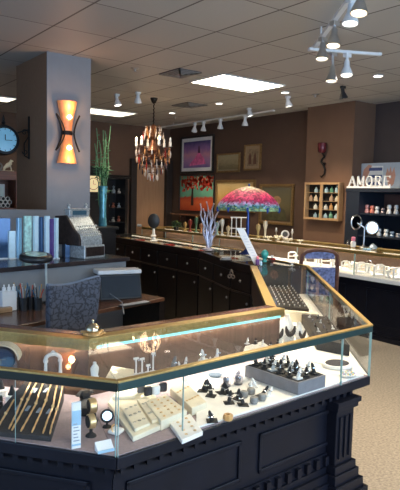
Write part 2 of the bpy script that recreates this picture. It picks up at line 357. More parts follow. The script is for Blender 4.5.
# ------------------------------------------------------------------ glass display counters
CYAN = emis('cyan_emission', (0.25, 0.75, 0.85), .9); LEDW = emis('case_led_warm', (1.0, 0.88, 0.65), .8)  # first: added cyan emissive line for the rear trim; second: warm strips
TOP = 0.967
GEDGE = mat('teal_glass_edge', (0.30, 0.48, 0.48), .2)
RAIL2 = mat('plain_dark_rail', (0.022, 0.028, 0.026), .32, .5)  # same rail, darker because no reflection is painted into it
def case(label_, A, B, D, Cc, deck=.70, top=TOP, liner=MAUVE, joints=(), rail=RAIL, ledge=True, shelf=True, dent=True, group=None, name='display_case', panels=2, strip_mat=CYAN, ends=(False, False), backm=BACKP, deckm=NAVY, ledm=LEDGE, bs=(0, 1), bin_=0.0, lamp=5.0, lampc=(1.0, .90, .76)):
    A, B, D, Cc = [Vector((p[0], p[1])) for p in (A, B, D, Cc)]     # A,B outer edge, Cc,D the inner edge behind A,B
    root = thing(name, label_, 'display case', ((A.x + B.x) / 2, (A.y + B.y) / 2, 0), 0, group)
    depth = abs((B - A).normalized().cross(Vector(D - A)) if False else ((B - A).x * (D - A).y - (B - A).y * (D - A).x)) / (B - A).length
    def P(s_, m): s_ = .0008 + .9984 * s_; a = A + (B - A) * s_; c = Cc + (D - Cc) * s_; return a + (c - a) * (m / depth)
    def Q(m0, m1, z0, z1, s0=0, s1=1, mb=None): return (mb or MB()).prism([P(s0, m0), P(s1, m0), P(s1, m1), P(s0, m1)], z0, z1)
    L = (B - A).length
    def QB(m0, m1, z0, z1, s0=0, s1=1, mb=None): return Q(m0 + bin_, m1, z0, z1, bs[0] + (bs[1] - bs[0]) * s0, bs[0] + (bs[1] - bs[0]) * s1, mb)
    Q = Q
    QB(.06, depth - .03, .10, deck - .10).build('cabinet_base', NAVY, root, world=True)
    b = QB(.0, depth, 0, .16) if dent else QB(.03, depth, 0, .05)
    for m_, z0_, z1_ in (((.012, .16, .22), (.024, .22, .26), (.04, .26, .29)) if dent else ((.045, .05, .085), (.055, .085, .10))): QB(m_, depth, z0_, z1_, mb=b)
    b.build('plinth', NAVY, root, world=True)
    b = QB(.045, depth, deck - .10, deck - .075); QB(.03, depth, deck - .075, deck - .045, mb=b); b.build('cornice', NAVY, root, world=True)
    b = Q(.0, depth, deck - .045, deck); b.build('deck', deckm, root, world=True, bevel=.004)
    if dent:
        n = int(L / .06); b = MB()
        for i in range(n):
            s0 = (i + .5) / n; QB(.012, .032, deck - .070, deck - .046, s0 - .011 / L, s0 + .011 / L, b)
        QB(.030, .036, deck - .072, deck - .046, mb=b); b.build('dentil_molding', NAVY, root, world=True)
        b = MB(); n = int(L / .075)
        for i in range(n):
            s0 = (i + .5) / n; QB(.03, .058, .30, .345, s0 - .014 / L, s0 + .014 / L, b)
        QB(.05, .059, .29, .352, mb=b); b.build('base_dentils', NAVY, root, world=True)
    for i in range(panels):
        s0 = (i + .08 / 1) / panels + .0; s1 = (i + .92) / panels
        b = MB(); fr = .018
        ds = fr / L; zp_ = .39 if dent else .16
        QB(.05, .06, zp_, zp_ + fr, s0, s1, b); QB(.05, .06, deck - .13 - fr, deck - .13, s0, s1, b); QB(.05, .06, zp_, deck - .13, s0, s0 + ds, b); QB(.05, .06, zp_, deck - .13, s1 - ds, s1, b)
        b.build('front_panel', NAVY, root, world=True, bevel=.003)
    Q(.012, depth - .06, deck, deck + .003).build('deck_liner', liner, root, world=True)
    inner = depth - (.09 if ledge else .02)
    Q(inner, inner + .012, deck, top - .03).build('back_panel', backm, root, world=True)
    js = [0] + list(joints) + [1]
    for i in range(len(js) - 1):
        g = .0015 / L
        Q(.004, .010, deck + .001, top - .036, js[i] + g, js[i + 1] - g).build('front_glass', GLASS, root, world=True)
    for i, sj in enumerate(js):
        s_a = min(max(sj, .0035 / L), 1 - .0035 / L)
        Q(.002, .012, deck + .001, top - .036, s_a - .0012 / L, s_a + .0012 / L).build('glass_edge', GEDGE, root, world=True)
    b = Q(.0, .022, top - .036, top - .006)
    b.build('front_rail', rail, root, world=True, bevel=.002)
    Q(-.002, .024, top - .006, top + .002).build('front_trim', GOLD, root, world=True, bevel=.002)
    g1 = inner + .01
    Q(.024, g1 - .041, top - .008, top - .001).build('top_glass', GLASS, root, world=True)
    b = Q(g1 - .035, g1 + .02, top - .028, top + .002); Q(g1 - .041, g1 - .035, top - .046, top + .002, mb=b); b.build('rear_trim', GOLD, root, world=True)
    if ledge: Q(g1 + .02, depth, top - .05, top + .004).build('rear_ledge', ledm, root, world=True, bevel=.004)
    if strip_mat: Q(g1 - .045, g1 - .0415, top - .046, top - .034, .03, .97).build('emissive_strip', strip_mat, root, world=True)
    l = bpy.data.lights.new('case_light', 'AREA'); l.shape = 'RECTANGLE'; l.size = L * .9; l.size_y = .012; l.energy = lamp * L; l.color = lampc
    o = bpy.data.objects.new('case_light', l); C.objects.link(o); o.parent = root
    pa_, pb_ = P(.02, g1 - .022), P(.98, g1 - .022); l.size = (pb_ - pa_).length; pc = (pa_ + pb_) / 2; o.location = Vector((pc.x, pc.y, top - .031)) - root.location; dn = P(.5, 0) - P(.5, depth); o.rotation_euler = Vector((dn.x * .5, dn.y * .5, -.5)).to_track_quat('-Z', 'Y').to_euler(); o.rotation_mode = 'QUATERNION'
    ax = (pb_ - pa_).normalized(); dn = dn - ax * dn.dot(ax); zax = -Vector((dn.x * 1.1, dn.y * 1.1, -depth * 1.1)).normalized(); xax = Vector((ax.x, ax.y, 0)); yax = zax.cross(xax); o.rotation_quaternion = Matrix((xax, yax, zax)).transposed().to_quaternion()
    if shelf: Q(depth * .40, depth - .115, deck + .124, deck + .130, .03, .97).build('glass_shelf', GLASS, root, world=True)
    for k_, on in enumerate(ends):
        if on:
            s_ = .003 if k_ == 0 else .997; Q(.01, inner, deck + .001, top - .036, s_ - .003 / L, s_ + .003 / L).build('end_glass', GLASS, root, world=True)
            Q(.0, depth, top - .036, top + .002, *( (0, .03 / L) if k_ == 0 else (1 - .03 / L, 1))).build('end_rail', GOLD, root, world=True)
    return root, P
P1, P2, P3 = (.927, 1.69), (2.443, 1.795), (4.048, 3.719)
P0 = (.927 - .282 * 2.4, 1.69 + .354 * 2.4)
Q1, Q2, Q3 = (1.135, 2.39), (2.33, 2.45), (3.55, 3.97)
Q0 = (1.135 - .265 * 2.3, 2.39 + .345 * 2.3)
WB = mat('white_board', (0.86, 0.85, 0.82), .45, var=.03)
c1, F1 = case('front left display case holding the gold bracelets', P0, P1, Q1, Q0, joints=(.64,), panels=1, strip_mat=None, rail=RAIL2)
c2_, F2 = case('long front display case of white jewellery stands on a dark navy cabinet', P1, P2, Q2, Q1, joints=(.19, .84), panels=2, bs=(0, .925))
c3, F3 = case('right glass case with gold rails, full of rings and black displays', P2, P3, Q3, Q2, joints=(.5,), panels=2, ledge=False, liner=WB, bs=(.03, 1), bin_=.13, strip_mat=None, shelf=False)
# pilaster of the front corner
t = MB().box(-.07, .07, -.045, .02, .30, .575).build('pilaster', NAVY, c2_, bevel=.004)
t.location = Vector((P2[0] - .20, P2[1] + .035, 0)) - c2_.location; t.rotation_euler = (0, 0, math.atan2(.105, 1.516))
b = MB()
for x in (-.04, 0, .04): b.box(x - .009, x + .009, -.054, -.044, .33, .54)
b.build('fluting', NAVY, t, bevel=.002)
MB().box(-.085, .085, -.06, .02, .575, .60).box(-.095, .095, -.07, .02, .60, .625).build('capital', NAVY, t, bevel=.002)
b = MB().box(-.135, .17, -.115, .02, 0, .10).box(-.12, .145, -.10, .02, .10, .16).box(-.105, .12, -.085, .02, .16, .21).box(-.095, .10, -.07, .02, .21, .26).box(-.085, .085, -.06, .02, .26, .30); b.build('foot', NAVY, t, bevel=.003)

# far part of the island: glass topped cases turning back toward the picture wall
N1i, N1o = (3.60, 4.33), (4.12, 4.22)
N2i, N2o = (3.93, 5.30), (4.52, 5.22)
N3i, N3o = (4.06, 8.1), (4.68, 8.1)
def back_counter(lab, A, B, D, Cc, n, knobs=True, trims=True, name='drawer_counter', gx=WB):
    """A,B = staff edge (faces the camera); D,Cc = customer edge"""
    A, B, D, Cc = [Vector(p) for p in (A, B, D, Cc)]
    root = thing(name, lab, 'counter', ((A.x + B.x) / 2, (A.y + B.y) / 2, 0))
    L = (B - A).length; depth = abs((B - A).x * (D - A).y - (B - A).y * (D - A).x) / L
    def P(s_, m): s_ = .0008 + .9984 * s_; a = A + (B - A) * s_; c = Cc + (D - Cc) * s_; return a + (c - a) * (m / depth)
    def Q(m0, m1, z0, z1, s0=0, s1=1, mb=None): return (mb or MB()).prism([P(s0, m0), P(s1, m0), P(s1, m1), P(s0, m1)], z0, z1)
    Q(.02, depth - .02, .08, .90).build('cabinet_base', BLACKW, root, world=True)
    Q(.06, depth - .04, 0, .08).build('plinth', BLACKW, root, world=True)
    b = Q(0, .05, .90, TOP); Q(depth - .03, depth, .90, TOP, mb=b); Q(.05, depth - .03, .90, TOP, 0, .012, b); Q(.05, depth - .03, .90, TOP, .988, 1, b)
    b.build('counter_frame', BLACKW, root, world=True)
    Q(.05, depth - .03, .90, .905, .012, .988).build('deck_liner', gx, root, world=True)
    Q(.05, depth - .03, TOP - .008, TOP - .001, .012, .988).build('top_glass', GLASS, root, world=True)
    if trims: Q(depth - .03, depth, TOP, TOP + .004).build('rear_trim', GOLD, root, world=True)
    Q(depth - .05, depth - .035, .935, .95, .02, .98).build('emissive_strip', LEDW, root, world=True)
    for i in range(n):
        s0, s1 = (i + .03) / n, (i + .97) / n; sm = (s0 + s1) / 2
        dr = Q(.002, .02, .71, .88, s0, s1).build('drawer', BLACKW, root, world=True, bevel=.003)
        do = Q(.002, .02, .11, .68, s0, s1).build('cabinet_door', BLACKW, root, world=True, bevel=.003)
        if knobs:
            for par, z, s_ in ((dr, .80, sm), (do, .60, s0 + .12 / n)):
                p = P(s_, 0); b = MB().ball((p.x, p.y, z), .014, 10); o = b.build('knob', STEEL, par, True); o.location = -Vector((0, 0, 0))
                for v in o.data.vertices: v.co -= root.location
    Q(-.008, .002, .690, .700, 0, 1).build('rail_strip', mat('pale_edge', (0.10, 0.075, 0.06), .3), root, world=True)  # paler line along the seam under the drawers
    return root
back_counter('short angled black counter section joining the glass case', Q3, N1i, N1o, P3, 1, gx=BLACK)
back_counter('angled black drawer counter under the silvery jewellery tree', N1i, N2i, N2o, N1o, 2)
back_counter('long black drawer counter with round knobs running toward the far door', N2i, N3i, N3o, N2o, 6)

# display counters along the picture wall and the shelves on the right, glass toward the camera
RC = []; OCH = mat('antique_gold_ledge', (.48, .37, .17), .35, .3); DKBACK = wood('dark_back_wood', (.05, .03, .02), (.09, .05, .03), .4)
for i, (y0, y1, lab) in enumerate(((2.6, 4.35, 'right display counter full of white necklace stands, nearest the camera'), (4.35, 6.2, 'display counter behind the blue patterned chair'), (6.2, 7.6, 'glass counter behind the colourful glass lamp'), (7.6, 9.2, 'farthest glass counter beneath the red tree painting'))):
    r_, Fn = case(lab, (5.5, y0), (5.5, y1), (6.10, y1), (6.10, y0), deck=.715, top=1.0, liner=WB, joints=(.5,), dent=False, panels=1, strip_mat=LEDW, rail=GOLD, shelf=False, deckm=WPLAST, backm=DKBACK, ledm=OCH, lamp=7.0, ends=(False, i == 3), name='wall_display_case')
    RC.append(Fn)

# ------------------------------------------------------------------ staff desk and ledge on the left
LEDZ = 1.05
lf0, lf1 = at(-40, 271.5, Z=LEDZ), at(130, 257, Z=LEDZ)
d = (lf1 - lf0); d.z = 0; d.normalize(); nrm = Vector((-d.y, d.x, 0))
lb0, lb1 = lf0 + nrm * .62, lf1 + nrm * .5
t = thing('ledge_cabinet', 'blue grey cabinet with a dark ledge under the old cash register', 'cabinet', lf0.lerp(lf1, .5) * 1.0); t.location.z = 0
q = lambda a, m: (a + nrm * m)
MB().prism([q(lf0, .03), q(lf1, .03) - d * .02, q(lb1, 0) - d * .02, q(lb0, 0)], 0, LEDZ - .035).build('cabinet_body', GREYP, t, world=True)
MB().prism([lf0, lf1, lb1, lb0], LEDZ - .035, LEDZ).build('ledge_top', wood('dark_ledge_wood', (0.028, 0.022, 0.026), (0.05, 0.035, 0.034), .25), t, world=True, bevel=.004)
DESKW = wood('desk_wood', (0.095, 0.045, 0.03), (0.15, 0.075, 0.045), .22)
t = thing('staff_desk', 'brown wooden desk top under the ledge, behind the patterned chair', 'desk', (1.8, 4.0, 0))
dk0, dk1 = q(lf0, .025), q(lf1, .025)
e0, e1 = dk0 - nrm * .56, dk1 - nrm * .46
MB().prism([e0, e1, dk1, dk0], .72, .75).build('desk_top', DESKW, t, world=True, bevel=.004)
MB().prism([e0 + nrm * .03, e0 + d * .18 + nrm * .03, dk0 + d * .18 - nrm * .01, dk0 - nrm * .01], 0.0, .72).build('drawer_pedestal', BLACKW, t, world=True)
MB().prism([e1 - d * .06, e1, dk1 - nrm * .01, dk1 - d * .06 - nrm * .01], 0, .72).build('side_panel', BLACKW, t, world=True)

# old cash register
t = thing('cash_register', 'antique nickel cash register with a rounded top sign, on the dark ledge', 'cash register', at(81, 257, Z=LEDZ), math.atan2(d.y, d.x) + .12)
t.scale = (.84, .84, .92)
BR = mat('tarnished_nickel', (0.55, 0.57, 0.58), .36, .5, var=.35, scale=70, bump=.3); DB = mat('dark_bronze', (0.06, 0.04, 0.035), .4, .6, var=.3)
MB().box(-.12, .17, -.17, .2, 0, .12).build('drawer_base', BR, t, bevel=.008)
b = MB().box(-.10, .155, -.176, -.168, .02, .105); b.build('drawer_front', DB, t, bevel=.003)
def side(x0, x1, m, nm):
    prof = [(-.15, .12), (.2, .12), (.2, .38), (.05, .39), (0, .34), (-.07, .26), (-.13, .22), (-.15, .17)]
    b = MB(); n = len(prof); b.add([(x0, y, z) for y, z in prof] + [(x1, y, z) for y, z in prof], [tuple(range(n)), tuple(range(n, 2 * n))[::-1]] + [(i, (i + 1) % n, n + (i + 1) % n, n + i) for i in range(n)])
    return b.build(nm, m, t, bevel=.004)
side(-.17, -.14, DB, 'side_cheek'); side(-.14, .15, BR, 'housing'); side(.15, .17, DB, 'side_cheek')
b = MB()
for r_ in range(4):
    for c_ in range(9): b.lathe([(.0085, 0), (.0085, .012), (1e-6, .014)], (-.115 + c_ * .03, -.145 + r_ * .022, .205 + r_ * .028), 8, rx(.7))
b.build('keys', mat('ivory_keys', (.7, .68, .62), .4), t)
b = MB().box(-.13, .14, .03, .10, .38, .44).box(-.14, .15, .02, .11, .44, .452); b.build('indicator_box', BR, t, bevel=.006)
MB().box(-.09, .10, .026, .031, .392, .432).build('indicator_glass', mat('indicator_blue', (.06, .12, .16), .1), t)
for x in (-.115, .125): MB().lathe([(.018, 0), (.014, .02), (.02, .03), (.006, .045), (1e-6, .05)], (x, .06, .452), 12).build('finial', BR, t, True)

# mirror faced jewellery boxes standing on the ledge
BLUEM = mat('blue_reflection_acrylic', (0.35, 0.58, 0.78), .15, .3, var=.12, scale=5); PALE = mat('pale_reflection_acrylic', (.68, .86, .95), .25, var=.06); DKB = mat('deep_blue_acrylic', (.05, .10, .2), .15, .4); GREENP = mat('pale_green_print', (.45, .7, .62), .4, var=.35, scale=30)  # BLUEM and PALE have the blue window reflection in their base colour
specs = [(-3, 12, 218, DKB, 'far left dark blue display stand on the ledge'), (8, 17, 231, PALE, 'short pale display box at the left on the ledge'), (17.5, 23, 218, BLUEM, 'narrow blue mirrored panel left of the green print'), (23.5, 33, 216, GREENP, 'pale green printed panel standing on the ledge'), (33.5, 40, 216, PALE, 'tall pale blue panel right of the green print'),
         (40.5, 44.5, 217, DKB, 'narrow dark blue panel between two pale panels'), (45, 51, 216, PALE, 'pale panel in front of the pillar edge'), (51.5, 55, 219, PURPLE, 'slim purple striped panel on the ledge'), (55.5, 59.5, 218, PALE, 'tall pale panel beside the old register')]
for x0, x1, yt, m, lab in specs:
    a = at(x0, 259.5, Z=LEDZ); b_ = at(x1, 259, Z=LEDZ); h = at(x0, yt, Y=a.y).z - LEDZ
    t = thing('acrylic_display', lab, 'display', (a + b_) / 2, math.atan2((b_ - a).y, (b_ - a).x)); wd = (b_ - a).length - .020
    MB().box(-wd / 2, wd / 2, 0, .03, 0, h).build('panel', m, t, bevel=.003)
    MB().box(-wd / 2 - .0, wd / 2, -.012, .04, 0, .012).build('foot', WPLAST, t)
a = at(28, 216, Z=1.40)
t = thing('lace_runner', 'white lace runner lying on the tops of the blue panels', 'cloth', (0, 0, 0))
C.objects.unlink(t); bpy.data.objects.remove(t)
p = at(65, 257, Z=LEDZ); tag(MB().box(-.03, .015, -.07, .0, 0, .12).build('gift_box', DKB, bevel=.004, loc=None), 'small dark blue box left of the old register', 'box'); C.objects[-1].location = p
# round magnifier lamp on a bent arm
t = thing('magnifier_lamp', 'black round magnifying lamp on a pale bent arm over the desk', 'lamp', at(50, 303, Z=.75))
top_ = at(47, 262, Y=t.location.y - .02) - t.location; hd = at(36, 257.5, Y=t.location.y - .12) - t.location
MB().lathe([(.05, 0), (.05, .015), (.015, .02), (.012, .05)], n=16).build('base', BPLAST, t, True)
MB().tube([(0, 0, .04), (-.03, 0, .12), top_.lerp(hd, .1)], .009, 8).build('arm', mat('pale_arm', (.55, .6, .6), .4), t, True)
b = MB().ring(hd, .095, .027, 28, 10, rx(.10)); b.build('lamp_ring', BPLAST, t, True)
MB().lathe([(1e-6, .003), (.078, .006), (.078, -.006), (1e-6, -.003)], hd + Vector((0, 0, .022)), 24, rx(.10)).build('lens', mat('pale_green_lens', (.5, .72, .62), .08), t, True)
# tools and supplies at the back of the desk
t = thing('white_spray_bottle', 'white plastic box with bottles at the left end of the desk', 'box', at(9, 310, Z=.75)); t.name = 'supply_box'
MB().box(-.06, .045, -.04, .04, 0, .14).build('box_body', PAPERW, t, bevel=.006)
for x in (-.035, .0, .035): MB().lathe([(.014, .14), (.014, .165), (.006, .17), (.006, .185)], (x, 0, 0), 10).build('bottle_cap', PAPERW, t, True)
tag(MB().box(-.05, .05, -.03, .03, 0, .035).build('wooden_block', wood('tan_block', (.35, .2, .1), (.45, .28, .15)), bevel=.003), 'small tan wooden block in front of the white box', 'block'); C.objects[-1].location = at(4, 312, Z=.75)
cols = [(.02, .1, .2), (.03, .03, .035), (.45, .28, .1), (.55, .08, .03), (.08, .2, .32), (.5, .5, .5)]
for i, (px, lab) in enumerate(((18, 'pen cup of blue handled tools'), (24, 'pen cup of black handled pliers'), (31, 'pen cup of brown handled brushes'), (38, 'pen cup of red and blue tools beside the magnifier arm'))):
    t = thing('tool_cup', 'dark ' + lab + ' on the desk', 'tool cup', at(px, 309 + (i % 2), Z=.75), 0)
    t.scale = (.8, .8, 1.0); MB().lathe([(.034, 0), (.037, .09), (.033, .09), (.031, .006), (1e-6, .006)], n=14).build('cup', BPLAST, t, True)
    for j in range(6):
        a = j * 1.05 + i; top_ = Vector((.05 * math.cos(a), .04 * math.sin(a), .15 + .02 * ((i + j) % 3)))
        MB().tube([(0.012 * math.cos(a), .012 * math.sin(a), .01), top_ * .6 + Vector((0, 0, .02)), top_], [.004, .005, .006], 6).build('tool', mat('tool_%d' % ((i * 2 + j) % 6), cols[(i * 2 + j) % 6], .4), t, True)
t = thing('wire_easel', 'small black wire easel right of the magnifier lamp', 'easel', at(51, 294, Z=.75))
MB().tube([(-.045, 0, 0), (0, .02, .13), (.06, 0, 0)], .004, 6).build('front_legs', IRON, t, True); MB().tube([(0, .02, .13), (0, .07, 0)], .004, 6).build('rear_leg', IRON, t, True)
# printer like machine with white lid and keyboard
def printer():
    a = at(101, 299, Z=.75); b_ = at(143, 297, Z=.75)
    t = thing('desktop_printer', 'black desktop printer with a white lid on the right end of the desk', 'printer', (a + b_) / 2 + Vector((-.02, .035, 0)), math.atan2((b_ - a).y, (b_ - a).x) + .05)
    w_ = (b_ - a).length / 2
    MB().hexa([(-w_, -.10, 0), (w_, -.10, 0), (w_, .09, 0), (-w_, .09, 0)], [(-w_, -.04, .20), (w_, -.04, .20), (w_, .09, .20), (-w_, .09, .20)]).build('housing', BPLAST, t, bevel=.008)
    MB().hexa([(-w_ + .015, -.102, .02), (w_ - .015, -.102, .02), (w_ - .015, -.098, .02), (-w_ + .015, -.098, .02)], [(-w_ + .015, -.05, .185), (w_ - .015, -.05, .185), (w_ - .015, -.046, .185), (-w_ + .015, -.046, .185)]).build('dark_screen', mat('dark_blue_screen', (.012, .018, .03), .15), t)
    MB().box(-w_ - .01, w_ + .005, -.06, .095, .20, .235).build('lid', WPLAST, t, bevel=.008)
    MB().box(-w_ - .05, -w_, -.05, .08, .0, .15).build('side_tray', BPLAST, t, bevel=.006)
printer()
t = thing('keyboard', 'dark keyboard with pale keys in front of the printer', 'keyboard', at(137, 305, Z=.75) + Vector((-.02, 0, 0)), .2)
MB().box(-.14, .14, -.03, .03, 0, .015).build('keyboard_body', BPLAST, t, bevel=.003)
b = MB()
for i in range(13):
    for j in range(3): b.box(-.13 + i * .02, -.116 + i * .02, -.025 + j * .017, -.012 + j * .017, .015, .02)
b.build('keys', mat('pale_keys', (.5, .5, .52), .4), t)
pts = [at(110, 294, Z=.80), at(122, 302, Z=.765), at(123, 309, Z=.757), at(124, 314, Y=3.66)]
tag(MB().tube(pts, .004, 6).build('grey_cable', mat('grey_cable', (.3, .32, .35), .5), smooth=True), 'thin grey cable hanging over the desk edge', 'cable')

# upholstered desk chair seen from behind
def damask():
    m = mat('blue_damask', (.06, .08, .13), .7); nt = m.node_tree; b = nt.nodes['Principled BSDF']; N = nt.nodes.new; L = nt.links.new
    tc = N('ShaderNodeTexCoord'); wv = N('ShaderNodeTexVoronoi'); wv.inputs['Scale'].default_value = 26; wv.feature = 'DISTANCE_TO_EDGE'; L(tc.outputs['Object'], wv.inputs['Vector'])
    n = N('ShaderNodeTexNoise'); n.inputs['Scale'].default_value = 30; n.inputs['Distortion'].default_value = 2.5; L(tc.outputs['Object'], n.inputs['Vector'])
    mu = N('ShaderNodeMath'); mu.operation = 'MULTIPLY_ADD'; mu.inputs[1].default_value = 1.6; L(wv.outputs['Distance'], mu.inputs[0]); L(n.outputs['Fac'], mu.inputs[2])
    r = N('ShaderNodeValToRGB'); r.color_ramp.elements[0].position = .58; r.color_ramp.elements[1].position = .66
    r.color_ramp.elements[0].color = (.032, .034, .048, 1); r.color_ramp.elements[1].color = (.085, .095, .13, 1)
    L(mu.outputs[0], r.inputs['Fac']); L(r.outputs['Color'], b.inputs['Base Color']); return m
DAM = damask()
t = thing('desk_chair', 'dark blue damask upholstered desk chair with its back to the counter', 'chair', (1.46, 3.24, 0), .08)
def slab(fn, nu, nv, th):
    b = MB(); vs = []
    for s_ in (0, 1):
        for j in range(nv + 1):
            for i in range(nu + 1):
                x, y, z = fn(i / nu, j / nv); vs.append((x, y + s_ * th, z))
    W = nu + 1; K = W * (nv + 1); fs = []
    for j in range(nv):
        for i in range(nu):
            a = j * W + i; fs += [(a, a + 1, a + W + 1, a + W), (K + a, K + a + W, K + a + W + 1, K + a + 1)]
    for i in range(nu): fs += [(i, K + i, K + i + 1, i + 1), (nv * W + i, nv * W + i + 1, K + nv * W + i + 1, K + nv * W + i)]
    for j in range(nv): a = j * W; fs += [(a, a + W, K + a + W, K + a), (a + nu, K + a + nu, K + a + W + nu, a + W + nu)]
    return b.add(vs, fs)
MB  # shaped backrest with gently scooped top edge
bb = slab(lambda u, v: ((u - .5) * (.30 + .05 * v), .03 * math.sin(u * PI) - .05 * v, .46 + v * (.60 - .018 * math.sin(u * PI * 1.3) + .012 * u)), 12, 10, .06)
bb.build('backrest', DAM, t, True, bevel=.012)
MB().tube([((u - .5) * .35, .03 * math.sin(u * PI) - .02, 1.06 - .018 * math.sin(u * PI * 1.3) + .012 * u) for u in [i / 12 for i in range(13)]], .010, 8).build('piping', mat('blue_piping', (.15, .18, .24), .6), t, True)
MB().box(-.20, .20, 0.03, .33, .42, .50).build('seat', DAM, t, bevel=.02)
for x, y in ((-.17, .04), (.17, .04), (-.17, .30), (.17, .30)): MB().tube([(x, y, .43), (x * 1.02, y, 0)], [.02, .014], 8).build('leg', BLACKW, t, True)

# customer chair with arched wooden frame beyond the island
CW = wood('reddish_chair_wood', (.10, .04, .03), (.17, .075, .05), .3)
cp = at(318, 262, Z=.9); t = thing('arched_chair', 'wooden chair with arched back and blue patterned upholstery beside the right case', 'chair', (0, 0, 0), AZ * -1 + .1)
cq = at(320, 249, X=4.85); t.location = (cq.x, cq.y, 0); za = cq.z - .012
arch = [(-.20, 0, 0), (-.205, 0, za - .14), (-.195, 0, za - .06), (-.15, 0, za - .02), (-.06, 0, za), (.06, 0, za), (.15, 0, za - .02), (.195, 0, za - .06), (.205, 0, za - .14), (.20, 0, 0)]
MB().tube(arch, .024, 8).build('back_frame', CW, t, True)
CBL = mat('blue_patterned_cloth', (.16, .19, .38), .7, var=.6, scale=38)
MB().box(-.165, .165, -.015, .015, za - .095, za - .02).build('head_pad', CBL, t, bevel=.006); MB().box(-.18, .18, -.015, .015, .62, za - .19).build('backrest', CBL, t, bevel=.006)
MB().box(-.20, .20, 0.0, .38, .52, .60).build('seat', CBL, t, bevel=.015)
for x in (-.19, .19): MB().tube([(x, .35, .55), (x, .36, 0)], [.022, .015], 8).build('leg', CW, t, True)
MB().tube([(-.19, .2, .2), (.19, .2, .2)], .012, 8).build('stretcher', CW, t, True)
# ------------------------------------------------------------------ small display pieces
SEG2 = math.atan2(.105, 1.516); SEG3 = math.atan2(1.924, 1.605); SEG1 = math.atan2(-.354, .282)
DZ = .7035; SZ = .8305
def onp(x, y, P, n):
    d = FW + RT * ((x - 200) / FPX) + UP * ((245 - y) / FPX); o = Vector((0, 0, CZ))
    return o + d * ((P - o).dot(n) / d.dot(n))
def slabpx(name, lab, cat, px, z1, z0, m, bevel=.003, group=None):
    P = [at(x, y, Z=z1) for x, y in px]; o = P[0].copy(); o.z = z0
    r = MB().prism([(p.x - o.x, p.y - o.y) for p in P], 0, z1 - z0).build(name, m, None, bevel=bevel); r.location = o
    if lab: tag(r, lab, cat, group)
    return r
# --- left case: black bracelet board
PAD = [at(-18, 430, Z=.722), at(51, 437, Z=.722), at(64, 379, Z=.80), at(30, 375, Z=.80)]
nP = (PAD[1] - PAD[0]).cross(PAD[3] - PAD[0]).normalized()
t = tag(MB().hexa([(p.x, p.y, DZ) for p in PAD], PAD).build('bracelet_board', CHAR, bevel=.002), 'sloping black board holding the row of gold bracelets', 'display board')
strips = [([(14, 401), (6, 415), (-3, 431)], 'first gold bracelet from the left on the sloping board, lying short'), ([(32, 381), (27, 391), (22, 401), (16, 416), (9, 430)], 'slim gold bracelet, second from the left on the sloping board'), ([(38, 381), (32, 392), (28, 401), (20, 417), (12, 432)], 'twin gold bracelet close beside the second on the board'),
          ([(44, 382), (39, 395), (36, 405), (29, 418), (21, 434)], 'thick gold bracelet with a clasp bead, middle of the board'), ([(52, 383), (48, 394), (46, 402), (39, 418), (32, 434)], 'thick gold bracelet right of the middle of the board'), ([(58, 384), (55, 396), (53, 408), (48, 420), (43, 436)], 'gold bracelet second from the right on the board'), ([(63, 385), (60, 400), (57, 411), (52, 426), (50, 435)], 'gold bracelet at the right edge of the sloping board')]
for j, (px, lab) in enumerate(strips):
    P = [onp(x, min(y, 428.5 + (x + 18) * .1), PAD[0], nP) + nP * (.0055 if nP.z > 0 else -.0055) for x, y in px]
    pts = []
    for i in range(len(P) - 1):
        for k in range(4): pts.append(P[i].lerp(P[i + 1], k / 4))
    pts.append(P[-1]); b = MB().tube(pts, [.0042 if i % 2 else .003 for i in range(len(pts))], 6)
    o = P[len(P) // 2].copy(); t = thing('gold_bracelet', lab, 'bracelet', o, 0, 'gold bracelets on the black board')
    b.build('chain', JGOLD, t, True, world=True); MB().ball(P[len(P) // 2] + (nP if nP.z > 0 else -nP) * .0025, .007, 8).build('clasp', JGOLD, t, True, world=True)
for x, y, lab in ((18, 408, 'leftmost silver tag on the bracelet board'), (28, 409, 'second silver tag from the left on the bracelet board'), (39, 411, 'third silver tag from the left on the bracelet board'), (49, 412, 'fourth silver tag from the left on the bracelet board'), (35, 391, 'left silver tag of the back pair on the bracelet board'), (46, 391, 'right silver tag of the back pair on the bracelet board')):
    p = onp(x, y, PAD[0], nP); up = (PAD[3] - PAD[0]).normalized(); rt = up.cross(nP).normalized(); b = MB(); s = .006
    nn = nP if nP.z > 0 else -nP
    q_ = [p + rt * a * s + up * c * .016 for a, c in ((-1, -1), (1, -1), (1, 1), (-1, 1))]
    b.hexa(q_, [v + nn * .005 for v in q_]); tag(b.build('silver_tag', mat('pale_blue_silver', (.6, .7, .82), .25, .5)), lab, 'tag', 'silver tags on the bracelet board')
